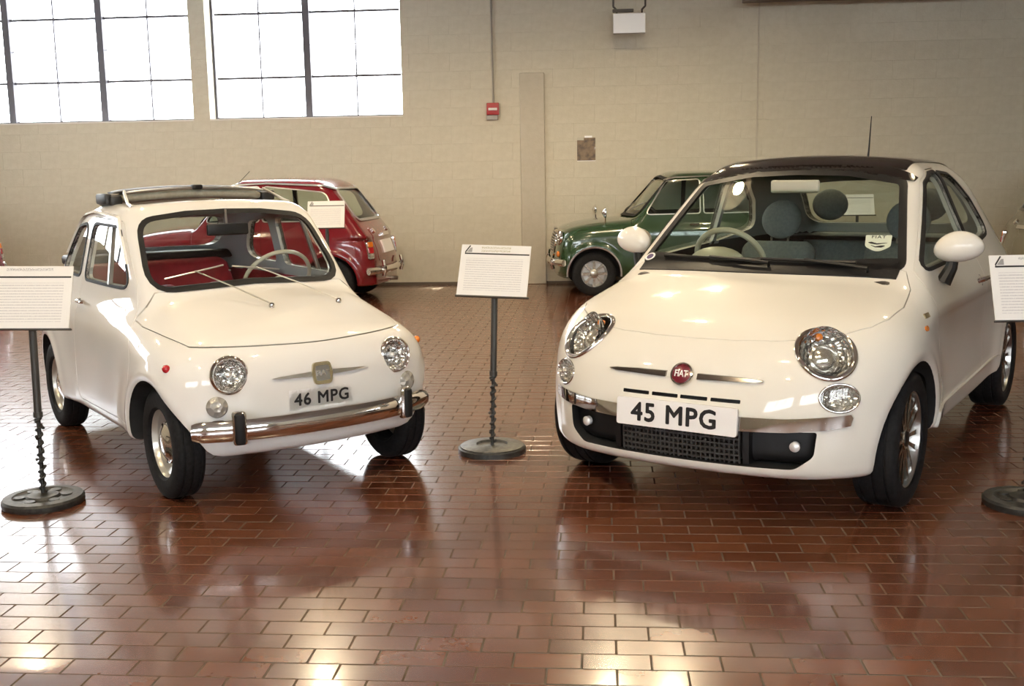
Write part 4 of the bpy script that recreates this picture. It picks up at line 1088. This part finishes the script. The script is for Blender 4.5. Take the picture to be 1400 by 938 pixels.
# ------------------------------------------------------------------ small saloon cars at the wall
def build_mini():
    W, Ws = tab([(-2.75,.55),(-2.5,.63),(-2.25,.675),(-2.0,.695),(-1,.705),(0,.70),(.2,.685),(.35,.655),(.55,.58)])
    T, Ts = tab([(-2.8,.35),(-2.6,.60),(-2.5,.72),(-2.38,.81),(-2.2,.865),(-1.5,.90),(-.6,.905),(-.42,.893),(-.1,.868),(.1,.845),(.25,.81),(.36,.765),(.44,.69),(.52,.52)])
    LN, LNs = tab([(.1,.39),(.25,.425),(.4,.445),(.55,.452),(.66,.446),(.75,.42),(.9,.33)])
    def f(x, y, z):
        ay = np.abs(y); side = ay-W(x)+.30*sp(z-.74,.06)+.15*sp(.34-z,.05)
        for xc in (0., -2.03):
            r = np.sqrt((x-xc)**2+(z-.255)**2); side = side-.018*np.exp(-((r-.32)/.04)**2)
        side *= .96
        top = (z-T(x)+.10*y*y)/np.sqrt(1+Ts(x)**2)
        nose = (x-LN(z)+.16*y*y+.12*y**4)/np.sqrt(1+LNs(z)**2)
        tail = (-2.54+.14*y*y-x+.16*sp(z-.55,.1))*.97
        b = smax(top, side, .17); b = smax(b, nose, .11); b = smax(b, tail, .15); b = smax(b, .20-z, .04)
        ws = ((x+.435)*.738+(z-.895)*.674)+.13*y*y
        roof = z-1.415+.11*y*y+.045*(x+1.3)**2
        gs = (ay-(.655-.20*(z-.9))+.05*sp(x+1.0,.1)**2+.03*sp(-1.6-x,.1)**2)*.97
        rear = (-(x+2.06)*.80+(z-1.30)*.60)+.10*y*y
        g = smax(roof, gs, .10); g = smax(g, ws, .07); g = smax(g, rear, .12); g = smax(g, .72-z, .05)
        return smin(b, g, .03)
    K = Kit(f, (-2.72,-.82,.10), (.62,.82,1.52), .031)
    car = thing('small_saloon_car', 'x', 'car')
    P = mat('green_paint', (.022,.055,.022), .2, coat=1.)
    INT = mat('dark_cabin', (.03,.028,.026), .8)
    dwin = roundpoly([(-1.22,.935,.03),(-.60,.930,.03),(-.845,1.295,.05),(-1.22,1.315,.04)], .04)
    qwin = roundpoly([(-1.27,.935,.03),(-2.10,.94,.06),(-1.98,1.24,.12),(-1.27,1.315,.04)], .04)
    wscr = roundpoly([(-.57,.925,.07),(.57,.925,.07),(.49,1.315,.07),(0,1.345,0),(-.49,1.315,.07)], .06)
    rwin = roundpoly([(-.48,.945,.06),(.48,.945,.06),(.42,1.275,.06),(-.42,1.275,.06)], .06)
    door = roundpoly([(-1.245,.30,.05),(-.44,.30,.05),(-.44,.86,.02),(-.58,.92,.02),(-.85,1.32,.05),(-1.245,1.335,.04)], .04)
    def fcab(x, y, z):
        c = f(x,y,z)+.04; c = smax(c, x+.40, .03); c = smax(c, -2.30-x, .05); return smax(c, .34-z, .03)
    body = sub(K.at(0.), closed_net(fcab, K.lo, K.hi, .04))
    for s in (-1, 1):
        for xc in (0., -2.03): body = sub(body, cyl_y(xc, .255, .302, s*.44, s*1.1, 36))
        for w in (dwin, qwin): body = sub(body, prism(w, 'y', s*.3, s*1.1))
        body = sub(body, inter(K.shell(.012,-.016), prism(offpoly(door,.004), 'y', s*.3, s*1.1)))
    body = sub(body, prism(wscr, 'x', -1.1, .2), prism(rwin, 'x', -2.8, -1.85))
    def rule(c, n):
        fc = f(*c.T); r = np.zeros(len(c), np.int32)
        ww = (np.abs(c[:,1]) > .43) & ((np.hypot(c[:,0], c[:,2]-.255) < .312) | (np.hypot(c[:,0]+2.03, c[:,2]-.255) < .312))
        r[(fc < -.02) | ww] = 1; return r
    K.part('body', body, [P, INT], car, rule=rule)
    for s in (-1, 1):
        y0, y1 = sorted((s*.3, s*1.1))
        do = K.part('door', sub(inter(K.shell(0.,-.016), prism(door, 'y', y0, y1)), prism(dwin, 'y', y0-.1, y1+.1)), [P], car)
        K.part('window_pane', inter(K.shell(-.006,-.011), prism(offpoly(dwin,.004), 'y', y0, y1)), [GLASSG], do, -.006)
        K.part('window_seal', K.ring(dwin, 'y', y0, y1, .012), [SATIN], do, .004)
        q, n = K.snap((-1.15, s*1.2, .80), (0,-s,0)); bm = bmesh.new(); tube(bm, [(-.05,0,.0),(-.05,0,.025),(.05,0,.03)], .010, 6); obj('door_handle', fin(put(bm, frame(q, n))), CHROME, do)
        K.part('quarter_window', inter(K.shell(-.006,-.011), prism(offpoly(qwin,.004), 'y', y0, y1)), [GLASSG], car, -.006)
        K.part('quarter_window_seal', K.ring(qwin, 'y', y0, y1, .012), [SATIN], car, .004)
        # gutter along the roof edge
        gp = [(-2.18,1.255),(-1.95,1.33),(-1.3,1.362),(-.95,1.352),(-.82,1.325)]
        K.part('roof_gutter', K.cut(prism(gp+[(x, z-.018) for x, z in gp[::-1]], 'y', *sorted((s*.42, s*1.1))), .012, -.004), [SATIN], car, .012)
        # wheel-arch trim, lamps
        for xc in (0., -2.03):
            a = [(xc+.318*math.cos(t), .255+.318*math.sin(t)) for t in np.linspace(-.1, math.pi+.1, 25)]; b = [(xc+.300*math.cos(t), .255+.300*math.sin(t)) for t in np.linspace(math.pi+.1, -.1, 25)]
            K.part('arch_trim', K.cut(prism(a+b, 'y', y0, y1), .012, -.011), [SATIN if xc == 0 else P], car, .012)
        q, n = K.snap((1.2, s*.475, .665), (-1,0,0)); M = frame(q-Vector((.01,0,0)), (1,s*.1,.08)); bm = bmesh.new()
        lathe(bm, [(.085,-.02),(.098,-.01),(.098,.012),(.085,.022),(.080,.012)], 28, M, closed=True); hl = obj('headlamp', fin(bm), CHROME, car)
        bm = bmesh.new(); lathe(bm, [(.084,.0),(.06,.022),(.03,.032),(.002,.035)], 24, M, cap1=True); obj('lens', fin(bm), FACET, hl)
        q, n = K.snap((1.2, s*.50, .48), (-1,0,0)); bm = bmesh.new(); lathe(bm, [(.035,-.01),(.035,.01),(.02,.02),(.002,.022)], 16, frame(q, (1,0,0)), cap1=True); obj('indicator_lamp', fin(bm), AMBER, car)
        # tail lamps: amber, red and clear
        q, n = K.snap((-4.0+1.0, s*.555, .60), (1,0,0)); M = frame(q, Vector((-.9, s*.35, .12)))
        pl = roundpoly([(-.05,-.105),(.05,-.105),(.05,.105),(-.05,.105)], .03)
        tl = obj('tail_lamp', fprism(pl, M, -.03, .012), CHROME, car)
        for nm, za, zb, m in (('amber_lens',.035,.092,AMBER), ('red_lens',-.035,.03,REDPL), ('clear_lens',-.092,-.04,CLEARPL)):
            obj(nm, fprism(roundpoly([(-.04,za),(.04,za),(.04,zb),(-.04,zb)], .012), M, 0, .022), m, tl)
        q, n = K.snap((-3., s*.30, .80), (1,0,0)); bm = bmesh.new(); tube(bm, [q, q+n*.02], .03, 12); obj('boot_hinge', fin(bm), CHROME, car)
    ws = K.part('windscreen', inter(K.shell(-.006,-.011), prism(offpoly(wscr,.004), 'x', -1.1, .2)), [GLASSG], car, -.006)
    K.part('windscreen_seal', K.ring(wscr, 'x', -1.1, .2, .022, .012, -.016), [RUBBER], ws, .012)
    rw = K.part('rear_window', inter(K.shell(-.006,-.011), prism(offpoly(rwin,.004), 'x', -2.8, -1.85)), [GLASSG], car, -.006)
    K.part('rear_window_seal', K.ring(rwin, 'x', -2.8, -1.85, .022, .012, -.03), [SATIN], rw, .012)
    # grille
    gr = roundpoly([(-.30,.50,.04),(.30,.50,.04),(.36,.60,.04),(.28,.715,.05),(-.28,.715,.05),(-.36,.60,.04)], .04)
    gm = K.part('grille', K.cut(prism(gr, 'x', .1, .8), .012, -.004), [BLACK], car, .012)
    K.part('grille_surround', K.ring(gr, 'x', .1, .8, .02, .012, -.006), [CHROME], gm, .012)
    for k in range(7):
        z = .525+.028*k; bm = bmesh.new(); pts = []
        for y in np.linspace(-.31, .31, 9):
            q, n = K.snap((1.2, y, z), (-1,0,0), .012); pts.append(q)
        tube(bm, pts, .008, 6); obj('grille_bar', fin(bm), CHROME, gm)
    # bumpers
    for xs, nm in ((1, 'front_bumper'), (-1, 'rear_bumper')):
        bm = bmesh.new(); pts = []
        for y in np.linspace(-.66, .66, 17):
            xx = (.475-.16*y*y-.3*y**4) if xs > 0 else (-2.585+.16*y*y+.3*y**4); pts.append((xx, y, .385 if xs > 0 else .37))
        rg = tube(bm, pts, .03, 10); 
        for v in bm.verts: v.co.z = (.385 if xs > 0 else .37)+(v.co.z-(.385 if xs > 0 else .37))*1.35
        bp = obj(nm, fin(bm), CHROME, car)
        for s in (-1, 1):
            bm = bmesh.new(); x0 = pts[0][0]+xs*.10; tube(bm, [(x0+xs*.01, s*.42, .30), (x0+xs*.03, s*.42, .38), (x0+xs*.01, s*.42, .48)], .022, 8); obj('overrider', fin(bm), CHROME, bp)
    # rear plate and boot
    q, n = K.snap((-3., 0, .62), (1,0,0)); M = frame(q, n); M2 = M
    pl = obj('rear_plate', fprism(roundpoly([(-.20,-.075),(.20,-.075),(.20,.075),(-.20,.075)], .01), M, -.005, .02), PLATEW, car)
    bt = roundpoly([(-.40,.47,.05),(.40,.47,.05),(.40,.84,.05),(-.40,.84,.05)], .05)
    bd = K.part('boot_lid', K.cut(prism(bt, 'x', -2.9, -2.2), .004, -.004), [P], car, .004)
    q, n = K.snap((-3., 0, .75), (1,0,0)); obj('boot_handle', fprism(roundpoly([(-.12,-.02),(.12,-.02),(.12,.02),(-.12,.02)], .01), frame(q, n), -.01, .035), CHROME, bd)
    bm = bmesh.new(); tube(bm, [(-2.35,-.05,.235),(-2.62,-.05,.235)], .022, 10); obj('exhaust_pipe', fin(bm), SATIN, car)
    # wheels
    ALLOY = mat('wheel_alloy', (.55,.53,.48), .25, .9)
    for xc in (0., -2.03):
        for s in (-1, 1):
            M = frame((xc, s*.60, .2555), (0, s, 0)); ty = obj('tyre', put(tyre_bm(.255, .15, .15), M), TYRE, car)
            bm = bmesh.new(); lathe(bm, [(.153,-.06),(.150,.05),(.158,.062),(.148,.062),(.142,.03),(.13,-.02),(.02,-.02)], 28, M, cap1=True); obj('rim', fin(bm), SATIN, ty)
            bm = bmesh.new()
            for k in range(8):
                R = M @ Matrix.Rotation(2*math.pi*k/8, 4, 'Z'); box(bm, (.03,-.016,.01), (.148,.016,.052), R)
            lathe(bm, [(.05,.0),(.05,.058),(.03,.066),(.002,.068)], 16, M, cap1=True); obj('spokes', fin(bm), ALLOY, ty)
    # cabin
    for s in (-1, 1): seat(car, -.95, s*.31, .50, .46, .46, .96, .14, INT, 'front_seat')
    seat(car, -1.75, 0, .52, .40, 1.1, .93, .14, INT, 'rear_seat')
    obj('dashboard', fin(boxm((-.62,-.58,.80),(-.50,.58,.885), .02, 2)), INT, car)
    steering_wheel(car, (-.86,-.30,.90), (-.7,0,.7), .18, .012, BLACK)
    for y0 in (-.30, .12):
        pts = []
        for k in range(6):
            e, n2 = K.snap((.6, y0+.36*k/5, .94+.02*k), (-1,0,0)); pts.append(e+n2*.02)
        bm = bmesh.new(); tube(bm, pts, .007, 6); obj('wiper', fin(bm), SATIN, car)
    return car, P, K
def repaint(car, old, new):
    for o in COL.objects:
        p = o
        while p.parent is not None: p = p.parent
        if p is car and o.type == 'MESH':
            for sl in o.material_slots:
                if sl.material is old: sl.link = 'OBJECT'; sl.material = new
def place(car, xy_cam, head_cam, local=(0,0)):
    """put the car so that its local point lies at xy_cam (camera-yaw frame)"""
    c, s = math.cos(head_cam), math.sin(head_cam)
    X, Y = wpos(xy_cam[0]-(c*local[0]-s*local[1]), xy_cam[1]-(s*local[0]+c*local[1])); car.location = (X, Y, 0); car.rotation_euler = (0,0,head_cam+YAW)
def build_minis():
    car, P, K = build_mini()
    GP = 'vintage saloons parked along the back wall'
    tag(car, 'dark green vintage saloon with chrome grille and wing mirrors by the back wall', 'car', GP)
    red = copy_tree(car); olive = copy_tree(car); pink = copy_tree(car)
    for c, nm, col, lab in ((red, 'red_paint', (.165,.006,.012), 'glossy dark red vintage saloon seen from behind with white rear plate'),
                            (olive, 'olive_paint', (.15,.135,.085), 'olive beige vintage saloon behind the placard beside the black-roofed white car'),
                            (pink, 'magenta_paint', (.22,.01,.07), 'magenta vintage saloon under the steel windows, only its tail showing')):
        tag(c, lab, 'car', GP); repaint(c, P, mat(nm, col, .18, coat=1.))
    place(car, (.961,12.542), math.pi+.02, (0,.61)); place(red, (-1.50,12.016), 3.01, (-2.52,.60))
    place(olive, (5.44,12.2), -.02, (-2.52,.60)); place(pink, (-6.13,12.0), math.pi-.1, (-2.55,.5))
    for o in [o for o in COL.objects if o.parent is olive and o.name.startswith('rear_plate')]: bpy.data.objects.remove(o)
    # wing mirrors of the green car
    for s, xx in ((1,-.14),(-1,-.14)):
        q, n = K.snap((xx, s*.56, 1.3), (0,0,-1)); bm = bmesh.new(); tube(bm, [q-n*.01, q+Vector((.0,s*.02,.09))], .008, 6); w = obj('wing_mirror', fin(bm), CHROME, car)
        bm = bmesh.new(); lathe(bm, [(.004,.045),(.055,.016),(.068,0),(.06,-.008)], 16, frame(q+Vector((0,s*.02,.12)), (1,0,0)), cap1=True); obj('mirror_shell', fin(bm), CHROME, w)
    # aerial of the red car
    bm = bmesh.new(); q, n = K.snap((-.55, .52, 1.6), (0,0,-1)); tube(bm, [q, q+Vector((-.55,.0,.52))], .0035, 6, radii=[.005,.003]); obj('aerial', fin(bm), BLACK, red)
# ------------------------------------------------------------------ placard stands and things on the wall
IRON = mat('stand_grey_iron', rough=.5, metal=.3, build=speckle((.07,.068,.062),(.13,.125,.11), 40, .2))
POLE = mat('stand_pole', (.075,.073,.068), .42, .5)
IRON_DARK = mat('stand_dark_iron', rough=.45, metal=.3, build=speckle((.028,.028,.027),(.055,.054,.05), 40, .2))
CARD = mat('placard_white', (.80,.79,.77), .5)
def text_print(seed, ncol=False):
    """illegible small print: broken dark lines"""
    def f(nt, b):
        tc = nt.nodes.new('ShaderNodeTexCoord'); sep = nt.nodes.new('ShaderNodeSeparateXYZ'); nt.links.new(tc.outputs['Object'], sep.inputs[0])
        w = nt.nodes.new('ShaderNodeMath'); w.operation = 'MULTIPLY'; w.inputs[1].default_value = 1/.0125
        nt.links.new(sep.outputs['Y'], w.inputs[0]); fr = nt.nodes.new('ShaderNodeMath'); fr.operation = 'FRACT'; nt.links.new(w.outputs[0], fr.inputs[0])
        ls = nt.nodes.new('ShaderNodeMath'); ls.operation = 'LESS_THAN'; ls.inputs[1].default_value = .42; nt.links.new(fr.outputs[0], ls.inputs[0])
        n = nz(nt, 1, 2, mapping=(420, 80, 1)); gt = nt.nodes.new('ShaderNodeMath'); gt.operation = 'GREATER_THAN'; gt.inputs[1].default_value = .42
        nt.links.new(n.outputs[0], gt.inputs[0]); mu = nt.nodes.new('ShaderNodeMath'); mu.operation = 'MULTIPLY'; nt.links.new(ls.outputs[0], mu.inputs[0]); nt.links.new(gt.outputs[0], mu.inputs[1])
        r = ramp(nt, mu.outputs[0], [(0,(.80,.79,.77)),(1,(.60,.59,.60))]); nt.links.new(r.outputs[0], b.inputs['Base Color'])
    return mat('small_print', rough=.5, build=f)
def heading_mat(col):
    def f(nt, b):
        n = nz(nt, 1, 2, mapping=(330, 190, 1)); r = ramp(nt, n.outputs[0], [(.46,(.80,.79,.77)),(.56, col)]); nt.links.new(r.outputs[0], b.inputs['Base Color'])
    return mat('heading_print_%d' % int(col[0]*100), rough=.5, build=f)
def stand(loc, zboard, tilt, yaw, lean, label, title=None, W=.356, H=.28, simple=False, group=None, baseR=.175, smooth=False):
    IRON_ = IRON if smooth else IRON_DARK
    t = thing('placard_stand', label, 'sign stand', (loc[0], loc[1], 0), yaw, group)
    L = Matrix.Rotation(lean, 4, 'Y')
    bm = bmesh.new(); R = baseR
    lathe(bm, ([(R-.014,0.004),(R-.012,.034),(R-.02,.038),(.082,.043),(.076,.032),(.04,.030),(.018,.034)] if smooth else
               [(R-.004,0),(R,.008),(R,.026),(R-.008,.036),(R-.045,.039),(R-.055,.033),(.075,.031),(.066,.042),(.03,.044),(.018,.05)]), 44, cap0=True, cap1=True)
    b = obj('base_plate', fin(bm, 30), IRON_, t)
    if smooth:
        bm = bmesh.new(); lathe(bm, [(R-.013,0),(R,0),(R,.024),(R-.006,.030),(R-.013,.030)], 44, closed=True); obj('base_rim', fin(bm, 30), IRON_DARK, b)
    for k in range(0 if smooth else 6):
        a = 2*math.pi*k/6+.3; bm = bmesh.new(); lathe(bm, [(.024,.030),(.024,.0375),(.016,.0385),(.001,.036)], 14, Matrix.Translation((.098*math.cos(a), .098*math.sin(a), 0)), cap1=True); obj('base_boss', fin(bm), IRON_, b)
    zj = zboard*.43
    bm = bmesh.new(); tube(bm, [L @ Vector((0,0,.03)), L @ Vector((0,0,zj+.02))], .009, 10); rod = obj('threaded_rod', fin(bm), IRON_DARK, t)
    bm = bmesh.new(); pts = []; n = 130; turns = 9
    for k in range(n):
        z = .05+(zj-.06)*k/(n-1); a = 2*math.pi*turns*k/(n-1); pts.append(L @ Vector((.012*math.cos(a), .012*math.sin(a), z)))
    tube(bm, pts, .0055, 6); obj('spiral_thread', fin(bm), IRON_DARK, rod)
    for k in range(10):
        z = .06+(zj-.08)*k/9; a = k*2.4; bm = bmesh.new(); bmesh.ops.create_icosphere(bm, subdivisions=1, radius=.0085)
        obj('rod_knob', fin(put(bm, L @ Matrix.Translation((.017*math.cos(a), .017*math.sin(a), z))), 60), IRON_DARK, rod)
    bm = bmesh.new(); tube(bm, [L @ Vector((0,0,zj)), L @ Vector((0,0,zboard-.02))], .0165, 14); po = obj('upper_pole', fin(bm), POLE, t)
    bm = bmesh.new(); tube(bm, [L @ Vector((0,0,zj-.006)), L @ Vector((0,0,zj+.018))], .0205, 14); obj('collar', fin(bm), POLE, po)
    c = L @ Vector((0,-.03,zboard)); M = Matrix.Translation(c) @ L @ Matrix.Rotation(math.pi/2-tilt, 4, 'X')
    bo = obj('placard', boxm((-W/2,-H/2,-.006), (W/2,H/2,0), .001), CARD, t); bo.matrix_local = M
    lp = obj('print_panel', boxm((-W/2+.03,-H/2+.03,0), (W/2-.035,H/2-.075,.0006)), text_print(0), bo)
    obj('header_bar', boxm((-W/2+.02,H/2-.053,0), (W/2-.006,H/2-.046,.0012)), PRINT, bo)
    bm = bmesh.new(); tube(bm, [(-W/2+.045,H/2-.006,.0006),(-W/2+.022,H/2-.042,.0006),(-W/2+.026,H/2-.049,.0006),(-W/2+.05,H/2-.0495,.0006)], .003, 6)
    obj('header_curve', fin(bm), PRINT, bo)
    obj('header_mark', fprism([(-W/2+.028,H/2-.042),(-W/2+.056,H/2-.042),(-W/2+.056,H/2-.016),(-W/2+.046,H/2-.018)], Matrix.Identity(4), 0, .001), mat('mark_grey', (.33,.32,.32), .5), bo)
    if title:
        for i, (w0, col) in enumerate(title):     # heading too blurred to read: a strip of broken strokes
            obj('heading_print', boxm((-w0/2, H/2-.021-.0175*i, 0), (w0/2, H/2-.010-.0175*i, .0006)), heading_mat(col), bo)
    obj('ledge', boxm((-W/2-.004,-H/2-.006,-.008), (W/2+.012,-H/2,.008)), POLE, bo)
    return t
def build_stands():
    G = 'placard stands among the cars'
    stand((-.562,5.447), .942, math.radians(29), -.13+.05, .035, 'placard stand on a smooth round iron base between the two white cars', ((.15,(.46,.42,.28)),(.15,(.46,.42,.28))), group=G, smooth=True)
    stand((-2.485,4.503), .93, math.radians(22), .12, .02, 'placard stand beside the vintage white car, its iron base with raised bosses', ((.20,(.38,.38,.40)),), group=G, W=.37)
    stand((1.79,4.582), .93, math.radians(24), -.02, -.01, 'placard stand beside the rear wheel of the black-roofed white car', ((.14,(.38,.38,.40)),), group=G, W=.37)
    stand((-2.62,10.32), 1.06, math.radians(26), .1, 0, 'placard stand in front of the glossy dark red saloon', group=G)
    stand((2.93,12.75), 1.0, math.radians(35), -.1, 0, 'placard stand near the wall, seen through the windscreen of the black-roofed car', group=G)
    # wall things
    y = WALLY-.004
    t = thing('fire_alarm', 'small red fire alarm box with white strip below conduit on wall', 'alarm', (-1.341, y, 2.225))
    obj('alarm_box', fin(boxm((-.078,-.05,-.075),(.078,0,.075), .008, 2)), mat('alarm_red', (.36,.03,.03), .4), t)
    obj('strobe', fin(boxm((-.055,-.064,-.02),(.055,-.05,.012), .005, 2)), mat('strobe_white', (.75,.73,.7), .3), t)
    obj('alarm_shadow', fin(boxm((-.085,-.03,-.135),(.06,0,-.075), .004)), mat('shadow_grey', (.36,.34,.31), .6), t)  # grey slab put in as the shadow below the alarm
    bm = bmesh.new(); tube(bm, [(-1.335,y-.015,2.30),(-1.335,y-.015,2.6),(-1.34,y-.015,3.0),(-1.345,y-.015,CEIL)], .011, 8)
    tag(obj('conduit', fin(bm), mat('conduit_paint', (.30,.27,.22), .6)), 'thin painted conduit running up the wall from the alarm', 'conduit')
    t = thing('wall_poster', 'small brown picture poster with pale corner on the back wall', 'poster', (-.168, y, 1.70))
    def pic(nt, b):
        n = nz(nt, 14, 5); r = ramp(nt, n.outputs[0], [(.35,(.07,.05,.035)),(.55,(.20,.135,.075)),(.64,(.20,.135,.08)),(.75,(.5,.47,.46))]); nt.links.new(r.outputs[0], b.inputs['Base Color'])
    obj('poster_sheet', boxm((-.115,-.006,-.14),(.115,0,.145)), mat('poster_print', rough=.5, build=pic), t)
    obj('poster_corner', boxm((-.115,-.0075,.115),(-.03,-.006,.15)), mat('poster_tan', (.5,.46,.36), .6), t)
    obj('poster_tab', boxm((-.02,-.0075,.145),(.075,-.002,.17)), PLATEW, t)
    obj('poster_edge', boxm((-.115,-.0078,-.146),(.115,-.004,-.139)), PLATEW, t)
    t = thing('hanging_sign', 'blank pale hanging sign box under the steel beam', 'sign', (.36, 13.50, 3.165))
    obj('sign_box', fin(boxm((-.19,-.05,-.115),(.19,.05,.115), .004)), mat('sign_pale', (.66,.69,.74), .25), t)
    for s in (-1, 1):
        bm = bmesh.new(); tube(bm, [(s*.15,0,.11),(s*.15,0,.16),(s*.19,0,.20),(s*.19,0,.21),(s*.19,0,CEIL-3.165)], .012, 8); obj('bracket', fin(bm), mat('bracket_dark', (.06,.05,.04), .6), t)
    bm = bmesh.new(); box(bm, (-.20,-.02,.13),(.05,.02,.17), None, .006); obj('junction_box', fin(bm), MATS['bracket_dark'], t)
build_classic()
build_modern()
build_minis()
build_stands()
